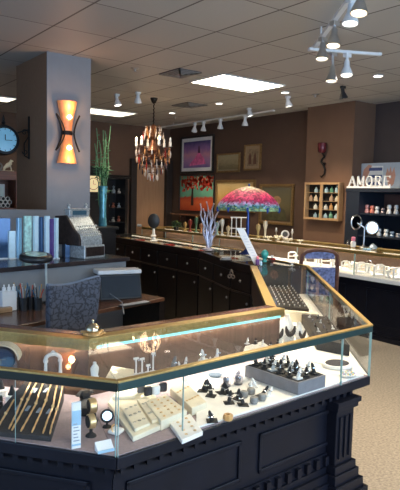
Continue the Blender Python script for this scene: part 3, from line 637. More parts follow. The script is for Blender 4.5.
# --- white drums with black cones at the far left
def cone_stand(loc, lab, s=1.0):
    t = thing('ring_drum', lab, 'jewellery stand', loc, 0, 'white drum stands')
    MB().lathe([(.026 * s, 0), (.026 * s, .03 * s), (.018 * s, .034 * s)], n=16).build('drum', WHITE, t, True)
    MB().lathe([(.018 * s, .034 * s), (.012 * s, .045 * s), (.006 * s, .07 * s), (1e-6, .075 * s)], n=12).build('cone', BLACK, t, True)
cone_stand(at(12, 402, Z=DZ) , 'white drum stand with a black cone left of the bracelet board', 1.0)
cone_stand(at(1, 396, Z=DZ), 'white drum stand with black cone cut by the left photo edge', 1.0)
def ring_cone(loc, lab, s=1.0, m=BLACK, rot=0, grp='black ring cones'):
    t = thing('ring_stand', lab, 'ring stand', loc, rot, grp)
    MB().lathe([(.020 * s, 0), (.018 * s, .004 * s), (.008 * s, .012 * s), (.006 * s, .03 * s), (.0065 * s, .034 * s)], n=12).build('stand_base', m, t, True)
    MB().lathe([(.0065 * s, .034 * s), (.0055 * s, .05 * s), (1e-6, .056 * s)], n=10).build('finger', m, t, True)
    MB().ring((0, 0, .036 * s), .0075 * s, .0016 * s, 12, 5).build('ring', JSILV, t, True)
    return t
ring_cone(at(1, 411, Z=DZ), 'black ring stand at the left edge of the case floor', 1.2)
# --- clock under its cream hood, on the glass shelf
t = thing('table_clock', 'round dark blue clock under a cream hood at the left end of the shelf', 'clock', at(3, 371, Z=SZ), -.5)
MB().lathe([(.052, 0), (.055, .008), (.055, .022), (.05, .03)], (0, 0, .056), 28, rx(PI / 2)).build('clock_case', mat('dark_blue_enamel', (.03, .045, .085), .3), t, True)
MB().lathe([(.044, .0301), (1e-6, .0312)], (0, 0, .056), 24, rx(PI / 2)).build('dial', mat('blue_dial', (.05, .075, .14), .25), t)
b = MB(); b.cbox((.005, -.033, .06), (.028, .002, .003)); b.build('minute_hand', JSILV, t); MB().cbox((-.002, -.033, .048), (.004, .002, .022)).build('hour_hand', JSILV, t)
pts = [(.068 * math.cos(a), -.005, .058 + .062 * math.sin(a)) for a in [PI * i / 14 for i in range(15)]]
b = MB()
for i in range(14):
    (x0, _, z0), (x1, _, z1) = pts[i], pts[i + 1]
    b.hexa([(x0, -.045, z0), (x1, -.045, z1), (x1, .03, z1), (x0, .03, z0)], [(x0 * 1.1, -.045, z0 * 1.03), (x1 * 1.1, -.045, z1 * 1.03), (x1 * 1.1, .03, z1 * 1.03), (x0 * 1.1, .03, z0 * 1.03)])
b.build('hood', CREAM, t)
# --- pieces on the glass shelf of the front counters
def arch_stand(loc, lab, s=1.0, rot=0):
    t = thing('arch_stand', lab, 'jewellery stand', loc, rot, 'white arch stands')
    for x in (-.030, .030):
        MB().lathe([(.010, 0), (.0075, .006), (.0065, .03), (.0065, .055), (.010, .058), (.011, .066), (.008, .072)], (x * s, 0, 0), 12).build('post', WHITE, t, True)
    pts = [(.030 * math.cos(a) * s, 0, (.070 + .022 * math.sin(a)) * s) for a in [PI * i / 12 for i in range(13)]]
    MB().tube(pts, .0085 * s, 10).build('arch', WHITE, t, True)
    MB().lathe([(.007, 0), (.009, .006), (.004, .011), (1e-6, .013)], (0, 0, .097 * s), 10).build('finial', WHITE, t, True)
arch_stand(at(53, 375.5, Z=SZ), 'white arch shaped necklace stand with two turned posts', 1.0, -.35)
def bust(loc, lab, s=1.0, m=WHITE, rot=0, grp='small white busts'):
    t = thing('jewellery_bust', lab, 'jewellery bust', loc, rot, grp)
    MB().lathe([(.020 * s, 0), (.021 * s, .004 * s), (.016 * s, .012 * s), (.019 * s, .03 * s), (.021 * s, .045 * s), (.014 * s, .056 * s), (.008 * s, .062 * s)], n=16, sy=.6).build('torso', m, t, True)
    MB().lathe([(.008 * s, .062 * s), (.0075 * s, .072 * s), (1e-6, .074 * s)], n=12).build('neck', m, t, True)
    return t
bust(at(94.5, 378, Z=SZ), 'small white bust standing alone behind the front corner rail', .95)
slabpx('ring_pad', 'small cream ring pad on the shelf behind the front corner rail', 'ring pad', [(104, 380), (112, 366), (134, 369), (133, 380)], SZ + .012, SZ, CREAM)
def tbar(loc, lab, h=.07, w_=.028, rot=0):
    t = thing('earring_stand', lab, 'earring stand', loc, rot, 'white T shaped earring stands')
    MB().lathe([(.016, 0), (.015, .004), (.005, .008)], n=14).build('stand_base', WHITE, t, True)
    MB().tube([(0, 0, .005), (0, 0, h)], .0035, 8).build('post', WHITE, t, True)
    MB().cbox((0, 0, h), (w_, .008, .010)).build('crossbar', WHITE, t, bevel=.002)
    for x in (-w_ * .32, w_ * .32): MB().ball((x, -.006, h - .009), .003, 6).build('earring', JSILV, t, True)
tbar(at(136, 375, Z=SZ), 'left white T shaped earring stand of the close pair on the shelf', .072, .026)
tbar(at(142, 374, Z=SZ), 'right white T shaped earring stand of the close pair on the shelf', .066, .022)
tbar(at(153, 372, Z=SZ), 'tallest white T shaped earring stand on the shelf', .082, .020)
tbar(at(148, 373, Z=SZ), 'short white T shaped earring stand among the taller ones', .034, .02)
def ring_finger(loc, lab, s=1.0, m=WHITE, ang=.35, rot=0, grp='white ring fingers'):
    t = thing('ring_finger', lab, 'ring stand', loc, rot, grp)
    (MB().prism([(-.034, 0), (0, -.030), (.034, 0), (0, .030)], 0, .003) if grp.startswith('black ring stands') else MB().box(-.014 * s, .014 * s, -.012 * s, .012 * s, 0, .006 * s)).build('foot', m, t, bevel=.001)  # black stands get a dark diamond shaped like their cast shadow
    d_ = Vector((math.sin(ang), 0, math.cos(ang)))
    MB().tube([(0, 0, .004 * s), d_ * .02 * s, d_ * .036 * s, d_ * .042 * s], [.007 * s, .0065 * s, .005 * s, .002 * s], 10).build('finger', m, t, True)
    MB().ring(d_ * .022 * s, .0085 * s, .0018 * s, 12, 5, ry(ang)).build('ring', JSILV, t, True)
    MB().ball(d_ * .022 * s + Vector((0, -.010 * s, .002)), .0035 * s, 6).build('gem', JSILV, t, True)
    return t
GL = [((172, 370), 1.5, STONE, 'grey ring holder on the shelf left of the twin white fingers'), ((180, 368), .8, WHITE, 'small white ring finger beside the grey holder'), ((185, 366), 1.0, WHITE, 'white ring finger, left of the middle trio on the shelf'), ((203, 361), 1.5, WHITE, 'large white ring finger standing tallest in the middle of the shelf'), ((217, 359), 1.2, WHITE, 'white ring finger right of the tallest one'), ((210, 363), .8, WHITE, 'short white ring finger in front of the tallest one')]
for i, (p, s, m, lab) in enumerate(GL): ring_finger(at(*p, Z=SZ), lab, s, m, .3 * (-1) ** i, .2 * i)
slabpx('display_pad', 'cream display pad at the right end of the front shelf', 'display pad', [(241, 357), (245, 346), (262, 341), (272, 348)], SZ + .012, SZ, WHITE)
for (x, y), lab in (((247, 341), 'white ring finger at the left of the cream shelf pad'), ((255, 341), 'white ring finger at the back of the cream shelf pad'), ((262, 343), 'white ring finger at the right of the cream shelf pad')): ring_finger(at(x, y + 3, Z=SZ + .0125), lab, .8, WHITE if x != 255 else BLACK, .2)
for (x, y), lab in (((270, 348), 'dark ring finger right of the cream shelf pad'), ((277, 345), 'dark ring finger at the right end of the shelf')): ring_finger(at(x, y, Z=SZ), lab, .8, BLACK, .2)

# --- front corner deck: cards, watches, mirror, pillow
t = thing('price_stand', 'tall white and pale blue paper card folded upright behind the corner glass', 'card', at(76, 448, Z=DZ), SEG1 + .75)
hh = at(76, 402, Y=t.location.y).z - DZ
MB().box(-.016, .016, -.004, .004, 0, hh).build('card', PAPERW, t); MB().box(-.0162, .0162, -.0048, -.004, hh * .5, hh * .82).box(-.0162, .0162, -.0048, -.004, 0.01, hh * .1).build('blue_band', PAPERB, t)
b = MB()
for i in range(6): b.box(-.011, .011 - (i % 3) * .004, -.0052, -.0048, hh * .16 + i * .012, hh * .16 + i * .012 + .004)
b.build('print_lines', mat('grey_print', (.35, .4, .5), .6), t)
t = thing('price_card', 'small white card with blue lower edge lying at the front corner', 'card', at(106, 452, Z=DZ), SEG1 + .8)
MB().hexa([(-.030, -.004, 0), (.030, -.004, 0), (.030, .03, 0), (-.030, .03, 0)], [(-.030, -.002, .004), (.030, -.002, .004), (.030, .03, .030), (-.030, .03, .030)]).build('card', PAPERW, t); MB().hexa([(-.030, -.005, .0), (.030, -.005, .0), (.030, -.003, .0), (-.030, -.003, .0)], [(-.030, -.003, .009), (.030, -.003, .009), (.030, -.001, .009), (-.030, -.001, .009)]).build('blue_band', PAPERB, t)
def watch(loc, lab, s=1.0, m=JGOLD, rot=0, face=BLACK):
    t = thing('watch_stand', lab, 'watch stand', loc, rot)
    MB().lathe([(.020 * s, 0), (.018 * s, .005 * s), (.006 * s, .014 * s), (.005 * s, .03 * s)], n=14).build('stand_base', BLACK, t, True)
    R_ = ry(PI / 2) @ rx(0)
    b = MB().lathe([(.022 * s, -.012 * s), (.026 * s, -.010 * s), (.026 * s, .010 * s), (.022 * s, .012 * s), (.022 * s, -.012 * s)], (0, 0, .054 * s), 22, rz(.5) @ ry(PI / 2)); b.build('band', m, t, True)
    MB().lathe([(.0215 * s, -.014 * s), (.0215 * s, .0135 * s)], (0, 0, .054 * s), 20, rz(.5) @ ry(PI / 2)).build('cushion', face, t, True)
watch(at(91, 436, Z=DZ), 'black stand with a gold bangle watch nearest the front corner', 1.05, JGOLD, SEG1 + .3)
watch(at(92, 421, Z=DZ), 'gold bangle on a black stand behind the front one', 1.15, JGOLD, SEG1 + .2)
slabpx('black_display_block', 'black display block behind the gold bangles', 'display block', [(79, 408), (80, 396), (95, 397), (96, 409)], DZ + .035, DZ, BLACK)
t = thing('black_bow_display', 'black winged velvet display behind the blue and white card', 'display', at(85, 397, Z=DZ + .036), .2)
MB().hexa([(-.045, -.012, .012), (.045, -.012, .012), (.045, .012, .012), (-.045, .012, .012)], [(-.018, -.008, .034), (.012, -.008, .030), (.012, .008, .030), (-.018, .008, .034)]).build('wings', BLACK, t, bevel=.003); MB().box(-.02, .02, -.012, .012, 0, .014).build('foot', BLACK, t)
t = thing('oval_mirror', 'small round black framed mirror on a foot near the corner glass', 'mirror', at(107, 427, Z=DZ), SEG1 + .5)
MB().lathe([(.018, 0), (.016, .004), (.004, .010), (.004, .022)], n=14).build('stand_base', BLACK, t, True); MB().ring((0, 0, .044), .022, .0045, 22, 8, rx(PI / 2 - .2)).build('frame', BLACK, t, True); MB().lathe([(1e-6, -.001), (.020, -.001), (.020, .001), (1e-6, .001)], (0, 0, .044), 20, rx(PI / 2 - .2)).build('mirror_glass', JSILV, t)
t = thing('bracelet_pillow', 'small white pillow holding a bracelet by the front corner', 'pillow', at(116, 434, Z=DZ), .5)
MB().lathe([(.010, 0), (.030, .004), (.035, .012), (.028, .021), (1e-6, .024)], n=4, rot=rz(PI / 4)).build('cushion', WHITE, t, True, bevel=.004); MB().ring((0, 0, .016), .021, .0025, 16, 5, rx(.9)).build('bracelet', JGOLD, t, True)
# cream trays
def tray(lab, px, z1, z0=DZ, m=CREAM, rows=3, cols_=4, pm=JGOLD, glab=None, name='ring_tray'):
    o = slabpx(name, lab, 'jewellery tray', px, z1, z0, m, .003)
    P = [at(x, y, Z=z1) for x, y in px]
    first = None
    for i in range(rows):
        for j in range(cols_):
            u, v = (j + .7) / (cols_ + .4), (i + .7) / (rows + .4)
            p = (P[0] * (1 - u) + P[1] * u) * (1 - v) + (P[3] * (1 - u) + P[2] * u) * v
            if first is None:
                first = tag(MB().ring((0, 0, .0015), .0052, .0013, 12, 5).build('ring', pm, smooth=True), glab, 'ring', glab + ' group')
                first['group'] = glab; first.location = p; k_ = first
            else:
                k_ = first.copy(); C.objects.link(k_); k_.location = p
            k_.rotation_euler = (0, 0, random.random() * 3)
    return o
slabpx('tray_riser', 'large cream riser under the cream ring pads behind the corner', 'riser', [(108, 402), (133, 437), (166, 423), (152, 385), (120, 387)], DZ + .020, DZ, CREAM)
RZ1 = DZ + .0205
tray('cream ring pad at the left of the cream riser', [(120, 406), (135, 429), (150, 423), (136, 400)], RZ1 + .012, RZ1, CREAM, 3, 3, JSILV, 'small ring on the left cream pad')
tray('cream ring pad right beside the leftmost one on the riser', [(137, 399), (152, 421), (160, 418), (147, 395)], RZ1 + .012, RZ1, CREAM, 3, 2, JSILV, 'small ring on the narrow second cream pad')
slabpx('cream_step', 'flat cream step behind the small ring pads', 'riser', [(112, 397), (121, 388), (146, 382), (150, 386), (134, 396)], RZ1 + .014, RZ1, CREAM)
tray('square cream tray in the middle of the front case', [(146, 402), (161, 421), (187, 410), (166, 394)], DZ + .040, DZ, CREAM, 3, 5, JGOLD, 'tiny gold ring in the square middle tray')
tray('long cream tray behind the square middle tray', [(170, 388), (192, 408), (207, 402), (183, 380)], DZ + .035, DZ, CREAM, 5, 2, JGOLD, 'tiny gold ring in the long back tray')
tray('cream tray with pale blue front edge close to the front glass', [(170, 423), (182, 440), (203, 431), (190, 413)], DZ + .018, DZ, WHITE, 2, 4, JGOLD, 'tiny gold ring in the tray by the front glass')
for x, y, m, lab in ((141, 398, GREYV, 'short grey cuff block'), (148, 401, CHAR, 'tall dark cuff block left of the white one'), (156, 400, WHITE, 'white cuff block between two dark ones'), (163, 397, CHAR, 'tall dark cuff block right of the white one')):
    z0 = DZ + .0405; o = MB().lathe([(.018, 0), (.019, .004), (.019, .030), (.016, .036), (1e-6, .037)], n=14, sy=.7).build('cuff_block', m, smooth=True); o.location = at(x, y - 6, Z=z0); tag(o, lab + ' behind the cream trays', 'cuff block')
# white board and the ring stands with strong shadows
wp = [F2(.24, .02), F2(.30, .018), F2(.982, .018), F2(.97, .50), F2(.57, .50), at(186, 378, Z=DZ), at(196, 398, Z=DZ)]
wb = tag(MB().prism([(p[0] - wp[0].x, p[1] - wp[0].y) for p in wp], 0, .008).build('white_board', WB, bevel=.002), 'bright white board under the black ring stands', 'board'); wb.location = (wp[0].x, wp[0].y, DZ)
WZ = DZ + .0085
BL = [((203, 391), 'back left black ring stand of the close pair on the white board'), ((208, 389), 'back right black ring stand of the close pair on the white board'), ((211, 396), 'black ring stand just in front of the back pair'), ((222, 393), 'black ring stand under the left glass dome'), ((228, 394), 'black ring stand right of the left glass dome'),
      ((229, 403), 'black ring stand in the middle front of the white board'), ((238, 399), 'black ring stand left of the grey stone rollers'), ((243, 405), 'black ring stand in front of the grey stone rollers'), ((262, 396), 'tilted black ring stand right of the grey stone rollers')]
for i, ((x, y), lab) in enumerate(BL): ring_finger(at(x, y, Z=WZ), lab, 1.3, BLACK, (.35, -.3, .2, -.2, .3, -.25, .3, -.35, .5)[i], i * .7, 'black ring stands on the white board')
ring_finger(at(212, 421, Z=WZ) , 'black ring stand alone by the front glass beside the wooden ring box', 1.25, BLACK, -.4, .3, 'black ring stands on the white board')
def dome(loc, lab, s=1.0):
    t = thing('glass_dome', lab, 'glass dome', loc)
    MB().lathe([(.020 * s, 0), (.020 * s, .006 * s), (.006 * s, .010 * s), (.012 * s, .014 * s), (.015 * s, .036 * s), (1e-6, .044 * s)], n=14).build('ring_holder', GREYV, t, True)
    MB().lathe([(.021 * s, .0), (.0225 * s, .002 * s), (.023 * s, .035 * s), (.018 * s, .05 * s), (.006 * s, .058 * s), (.006 * s, .066 * s), (1e-6, .068 * s)], n=18).build('dome', GLASS2, t, True)
dome(at(226, 386, Z=WZ), 'left of two clear domed ring jars at the back of the white board', 1.05); dome(at(238, 384, Z=WZ), 'right of two clear domed ring jars at the back of the white board', 1.0)
for i, ((x, y), lab) in enumerate((((244, 397), 'back left grey stone bangle roller'), ((251, 394), 'back right grey stone bangle roller'), ((254, 403), 'front left grey stone bangle roller'), ((262, 400), 'front right grey stone bangle roller'))):
    o = MB().lathe([(.006, 0), (.016, .0), (.0185, .005), (.0185, .022), (.015, .027), (.006, .027)], n=16).build('stone_roller', STONE, smooth=True); o.location = at(x, y, Z=WZ); tag(o, lab + ' on the white board', 'bangle roller')
for i, ((x, y), lab) in enumerate((((236, 374), 'white ring finger left behind the domed jars'), ((250, 384), 'white ring finger behind the grey stone rollers'), ((256, 383), 'white forked ring finger right behind the grey rollers'), ((268, 392), 'white leaning ring finger beside the grey riser box'))): ring_finger(at(x, y + 4, Z=WZ), lab, 1.1, WHITE, .5 * (-1) ** i, i, 'white ring fingers on the board')
t = thing('wooden_ring_box', 'eight sided golden wooden ring box with a dark hole by the front glass', 'ring box', at(228, 420, Z=WZ), .3)
MB().lathe([(.017, 0), (.021, .006), (.021, .018), (.017, .024), (.009, .024), (.009, .014), (1e-6, .014)], n=8).build('box_body', wood('honey_wood', (.55, .30, .10), (.7, .42, .17), .35), t); MB().lathe([(.0088, .0145), (1e-6, .0146)], n=8).build('velvet_inlay', BLACK, t)
dsh = thing('jewellery_dish', 'flat grey blue glass dish at the back of the white board', 'dish', at(215, 376, Z=WZ)); MB().lathe([(.03, 0), (.036, .008), (.034, .008), (.026, .003), (1e-6, .003)], n=20).build('bowl', mat('grey_blue_glass', (.18, .24, .32), .1, .3), dsh, True)
# grey riser box with black velvet top
RB = [at(298, 395.5, Z=WZ), at(331, 389, Z=WZ)]
u2 = Vector((math.cos(SEG2), math.sin(SEG2), 0)); v2 = Vector((-u2.y, u2.x, 0))
o0 = RB[0]; wd = (RB[1] - RB[0]).length; dp = .34; hh = .058
t = thing('riser_box', 'grey riser box with black velvet top crowded with ring stands', 'riser', o0, SEG2)
MB().box(0, wd, 0, dp, 0, hh).build('box_body', mat('grey_linen', (.20, .20, .225), .8), t, bevel=.002); MB().box(.010, wd - .008, .010, dp - .01, hh, hh + .003).build('velvet_top', BLACK, t)
n_ = 0
SL = ['front', 'second', 'third', 'fourth', 'fifth', 'back']
for i in range(6):
    for j in range(3):
        p = o0 + u2 * (wd * (j + .6) / 3.3) + v2 * (.035 + i * .052); p.z = WZ + hh + .0035
        ring_finger(p, '%s ring stand of the %s row on the grey riser box' % (('left', 'middle', 'right')[j], SL[i]), 1.3, (WHITE, BLACK, BLACK)[(i + j) % 3], .35 * (-1) ** (i + j), i + j * .8, 'ring stands on the grey riser box')
# oval necklace board and bead bowl at the right corner
t = thing('oval_necklace_board', 'black oval necklace board with a white rim in the right corner', 'necklace board', at(337, 366, Z=WZ), SEG2)
MB().lathe([(1e-6, .0), (.085, .0), (.092, .006), (.088, .018), (.070, .018), (.070, .012), (1e-6, .012)], n=32, sy=.85).build('rim', WHITE, t, True); MB().lathe([(.071, .0125), (.066, .02), (1e-6, .022)], n=30, sy=.85).build('velvet_oval', mat('midnight_velvet', (.01, .013, .03), .5), t, True)
t = thing('bead_bowl', 'shallow white dish of pearly multicoloured beads in the right corner', 'dish', at(348, 376, Z=WZ), 0)
MB().lathe([(.02, 0), (.046, .006), (.052, .014), (.048, .014), (1e-6, .006)], n=24, sy=.8).build('dish_body', WHITE, t, True)
b = MB(); bc = [(.35, .6, .6), (.75, .6, .3), (.6, .5, .75), (.8, .85, .85)]
for q_ in range(4):
    b = MB()
    for i in range(9):
        a = i * 2.4 + q_ * .6; r_ = .008 + .004 * i; r_ = min(r_, .038); b.ball((r_ * math.cos(a), .8 * r_ * math.sin(a), .014 + .002 * (i % 2)), .0055, 6)
    o = b.build('beads', mat('beads_%d' % q_, bc[q_], .15), t, True); o['kind'] = 'stuff'
# --- right glass case (third segment)
def ramp(loc, lab, s=1.0, rot=0, m=WHITE):
    t = thing('necklace_bust', lab, 'necklace bust', loc, rot, 'tall white necklace busts')
    MB().lathe([(.030 * s, 0), (.030 * s, .006 * s), (.012 * s, .012 * s)], n=16).build('stand_base', m, t, True)
    fn = lambda u, v: ((u - .5) * (.085 * s) * (math.sin(min(1, .35 + v * .9) * PI * .62) if v < .6 else max(.28, 1.5 * (1.12 - v))), -.012 * s * math.sin(u * PI) + .03 * s * v, .01 * s + v * .14 * s)
    slab(fn, 8, 10, .012 * s).build('torso', m, t, True)
    pts = [((.026 * math.cos(a)) * s, (-.014 + .026 * .25) * s - .004, (.095 + .045 * math.sin(a)) * s) for a in [PI + PI * i / 12 for i in range(13)]]
    MB().tube(pts, [.005 * s + .011 * s * math.sin(PI * i / 12) for i in range(13)], 6).build('necklace', BLACK, t, True)
ramp(at(277, 345, Z=DZ), 'white necklace bust beside the inner corner of the glass case', 1.1, -.5)
ramp(at(289, 343, Z=DZ), 'white necklace bust with black cord in the right case, middle of three', 1.15, -.3)
ramp(at(301, 343, Z=DZ), 'white necklace bust nearest the black ring tray', .85, -.1)
def riser3(lab, s0, s1, m0, m1, z1, m, z0=DZ, name='riser_block'):
    P = [F3(s0, m0), F3(s1, m0), F3(s1, m1), F3(s0, m1)]; c = (P[0] + P[2]) / 2
    o = MB().prism([(p.x - c.x, p.y - c.y) for p in P], 0, z1 - z0).build(name, m, bevel=.003); o.location = (c.x, c.y, z0); return tag(o, lab, 'riser')
riser3('tall black block carrying the dotted ring tray in the right case', .48, .93, .16, .40, .80, BLACK)
riser3('low black block with silver jewellery near the right rail', .13, .45, .04, .22, .77, BLACK)
riser3('cream bar between the black ring tray and the white busts', .455, .477, .10, .42, .78, CREAM)
first = None
for i in range(6):
    for j in range(9):
        p = F3(.50 + j * .051 - (i % 2) * .006, .185 + i * .038); q_ = (p.x, p.y, .8005)
        if first is None:
            first = thing('standing_ring', 'small gold ring standing in the dotted black ring tray', 'ring', q_, SEG3, 'rings in the dotted black ring tray')
            MB().ring((0, 0, .0045), .0035, .0012, 10, 5, rx(PI / 2)).build('band', JGOLD, first, True); MB().ball((0, 0, .0115), .0062, 6).build('pearl', WHITE, first, True)
            kids = list(first.children)
        else:
            r_ = first.copy(); C.objects.link(r_); r_.location = q_
            for ch in kids: c_ = ch.copy(); C.objects.link(c_); c_.parent = r_
for i in range(3):
    for j in range(5):
        p = F3(.16 + j * .062, .07 + i * .055)
        ring_finger(Vector((p.x, p.y, .7705)), 'silver ring stand, %s of the %s row on the low black block' % (('first', 'second', 'third', 'fourth', 'last')[j], ('near rail', 'middle', 'inner')[i]), .7, (BLACK, GREYV, WHITE)[(i * 2 + j) % 3], .3, i + j, 'ring stands on the low black block')
for j, (s_, m_, lab) in enumerate(((.08, .3, 'small silver flower pin by the inner side of the right case'), (.25, .30, 'small silver leaf pin behind the white busts'), (.3, .36, 'white flower display behind the white busts'))):
    p = F3(s_, m_); t = thing('silver_display', lab, 'display', (p.x, p.y, DZ)); MB().lathe([(.018, 0), (.014, .01), (.01, .04)], n=10).build('stand_base', WHITE, t, True)
    for a in range(5): MB().tube([(0, 0, .035), (.02 * math.cos(a * 1.26), .02 * math.sin(a * 1.26), .05), (.03 * math.cos(a * 1.26), .03 * math.sin(a * 1.26), .045)], [.004, .007, .002], 6).build('petal', JSILV if j < 2 else WHITE, t, True)

# ------------------------------------------------------------------ on the counter tops
g = at(93, 334, Z=TOP + .004)
t = thing('service_bell', 'gold service bell on a curly base at the front corner of the ledge', 'bell', g, .3)
MB().lathe([(.046, 0), (.046, .004), (.030, .010), (.022, .016)], n=20).build('bell_foot', JGOLD, t, True); MB().lathe([(.034, .016), (.035, .022), (.030, .036), (.016, .047), (.005, .050), (.005, .058), (.008, .060), (.006, .066), (1e-6, .067)], n=22).build('bell_dome', mat('champagne_metal', (.75, .62, .42), .2, 1.0), t, True)
for i in range(6):
    a = i * PI / 3; c_ = (.046 * math.cos(a), .046 * math.sin(a), .008); MB().ring(c_, .010, .0035, 10, 5).build('scroll', JGOLD, t, True)
# tall round mirror on the long drawer counter
t = thing('table_mirror', 'small round black framed mirror on a white stem on the long drawer counter', 'mirror', at(153.5, 241, Z=.973), -.2)
hz_ = at(153.5, 221, Y=t.location.y).z - .973
MB().lathe([(.055, 0), (.055, .01), (.03, .02), (.025, .05), (.04, .07), (.02, .10), (.015, hz_ - .1)], n=18).build('stand', WHITE, t, True)
MB().lathe([(1e-6, -.012), (.085, -.012), (.10, -.004), (.10, .008), (.09, .014)], (0, 0, hz_), 26, rz(-.4) @ rx(PI / 2), sx=.8).build('mirror_frame', BPLAST, t, True)
# coloured glass lamp
lp = at(247, 254, Z=.973)
zl = (lp - Vector((0, 0, CZ))).dot(FW)
Rl = 31.5 * zl / FPX; zb = at(245, 210, Y=lp.y).z - .973; zt_ = at(245, 186, Y=lp.y).z - .973
t = thing('glass_lamp', 'lamp with pink and turquoise mosaic glass shade and dark blue stem', 'lamp', lp, 0)
def shade_mat():
    m = mat('mosaic_glass', (.8, .2, .3), .6, spec=.25); nt = m.node_tree; b = nt.nodes['Principled BSDF']; N = nt.nodes.new; L = nt.links.new
    tc = N('ShaderNodeTexCoord'); sp = N('ShaderNodeSeparateXYZ'); L(tc.outputs['Object'], sp.inputs[0])
    vo = N('ShaderNodeTexVoronoi'); vo.inputs['Scale'].default_value = 42; L(tc.outputs['Object'], vo.inputs['Vector'])
    mr = N('ShaderNodeMapRange'); mr.inputs[1].default_value = zb; mr.inputs[2].default_value = zt_; L(sp.outputs['Z'], mr.inputs[0])
    ad = N('ShaderNodeMath'); ad.operation = 'MULTIPLY_ADD'; ad.inputs[1].default_value = .16; sx_ = N('ShaderNodeSeparateColor'); L(vo.outputs['Color'], sx_.inputs[0]); L(sx_.outputs[0], ad.inputs[0]); L(mr.outputs[0], ad.inputs[2])
    r = N('ShaderNodeValToRGB'); e = r.color_ramp.elements; r.color_ramp.interpolation = 'LINEAR'
    e[0].position = 0.0; e[0].color = (.02, .14, .22, 1); e[1].position = .14; e[1].color = (.30, .42, .16, 1)
    for p_, c_ in ((.21, (.02, .16, .2, 1)), (.27, (.22, .40, .48, 1)), (.34, (.50, .30, .48, 1)), (.42, (.35, .03, .10, 1)), (.58, (.62, .04, .13, 1)), (.84, (.65, .10, .16, 1)), (.95, (.60, .38, .25, 1)), (1.0, (.6, .5, .36, 1))):
        x = r.color_ramp.elements.new(p_); x.color = c_
    L(ad.outputs[0], r.inputs['Fac'])
    hs = N('ShaderNodeHueSaturation'); ma_ = N('ShaderNodeMath'); ma_.operation = 'MULTIPLY_ADD'; ma_.inputs[1].default_value = 1.1; ma_.inputs[2].default_value = .45; L(sx_.outputs[1], ma_.inputs[0]); L(ma_.outputs[0], hs.inputs['Value']); L(r.outputs['Color'], hs.inputs['Color'])
    L(hs.outputs['Color'], b.inputs['Base Color']); L(hs.outputs['Color'], b.inputs['Emission Color']); b.inputs['Emission Strength'].default_value = .12; return m
prof = [(Rl * 1.0, zb - .005), (Rl * 1.0, zb + .015)] + [(Rl * (1 - f ** 1.6) ** .62 * .995 + .001, zb + .015 + (zt_ - zb - .015) * f) for f in [i / 10 for i in range(11)]]
prof[-1] = (.012, zt_)
MB().lathe(prof, n=36).build('lamp_shade', shade_mat(), t, True)
MB().lathe([(.011, .05), (.018, .12), (.013, .2), (.02, zb * .6), (.012, zb), (.01, zt_ + .01), (.012, zt_ + .02), (1e-6, zt_ + .03)], n=14).build('lamp_stem', mat('cobalt_stem', (.03, .06, .25), .2, .3), t, True)
MB().lathe([(.085, 0), (.085, .01), (.05, .03), (.02, .06)], n=20).build('lamp_base', mat('cobalt_base', (.03, .05, .2), .2, .3), t, True)
for i in range(10):
    a = i * PI / 5 + .2; p = Vector((math.cos(a), math.sin(a), 0)) * Rl * 1.0
    MB().tube([p + Vector((0, 0, zb + .03)), p * 1.01 + Vector((0, 0, zb)), p * 1.0 + Vector((0, 0, zb - .025))], [.012, .014, .003], 6).build('blue_drop', mat('cobalt_glass', (.03, .08, .35), .15), t, True)
l = bpy.data.lights.new('lamp_light', 'POINT'); l.energy = 2.5; l.color = (1, .75, .5); l.shadow_soft_size = .05; o = bpy.data.objects.new('lamp_light', l); C.objects.link(o); o.parent = t; o.location = (.03, 0, zb + .05)
# silvery jewellery tree
tp = at(208, 250, Z=.973); t = thing('jewellery_tree', 'silvery lilac branching jewellery tree on the angled counter', 'jewellery tree', tp, -.6); ht = at(208, 202, Y=tp.y).z - .973
MB().lathe([(.075, 0), (.07, .012), (.03, .03), (.025, .06)], n=18).build('tree_base', CORAL, t, True)
rnd = random.Random(4)
for i, (ex, hh_) in enumerate(((-.105, .95), (-.06, .85), (-.02, 1.0), (.02, .82), (.05, .96), (.09, .8), (.115, .6))):
    ht_ = ht * hh_; pts = [(0 + .1 * ex, .0, .03)]
    for k_ in range(1, 9):
        f = k_ / 8; pts.append((ex * f ** .7 + .012 * math.sin(k_ * 1.9 + i), .03 * math.sin(i * 2 + k_ * .9) * f, .03 + (ht_ - .03) * f))
    MB().tube(pts, [.016 - .009 * k_ / 8 for k_ in range(9)], 7).build('branch', CORAL, t, True)
    MB().ball(pts[-1], .011, 8).build('branch_tip', CORAL, t, True)
# leaning white card, vases, ornaments at the bend of the counter
cb = at(258, 264.5, Z=.972); ct = at(240, 228, Y=cb.y + .02)
t = thing('standing_sign', 'tall narrow white card leaning at the bend of the counter', 'card', cb, -.45)
dv = rz(.45) @ (ct - cb); wv = Vector((.036, 0, 0))
MB().hexa([-wv + Vector((0, -.003, 0)), wv + Vector((0, -.003, 0)), wv + Vector((0, .003, 0)), -wv + Vector((0, .003, 0))], [dv - wv + Vector((0, -.003, 0)), dv + wv + Vector((0, -.003, 0)), dv + wv + Vector((0, .003, 0)), dv - wv + Vector((0, .003, 0))]).build('card', PAPERW, t)
b = MB()
for i in range(9):
    f = .18 + i * .075; c_ = dv * f + Vector((0, -.0042, 0)); b.cbox(c_, (.045 - (i % 3) * .008, .001, .006))
b.build('print_lines', mat('faint_print', (.62, .66, .75), .6), t)
t = thing('tray', 'black tray with folded silver cloth left of the leaning white card', 'tray', at(226, 260, Z=.973), .9)
MB().box(-.1, .1, -.06, .06, 0, .012).build('tray_base', BPLAST, t, bevel=.004); MB().box(-.08, .06, -.045, .045, .012, .03).build('folded_cloth', mat('silver_cloth', (.32, .35, .42), .35), t, bevel=.01)
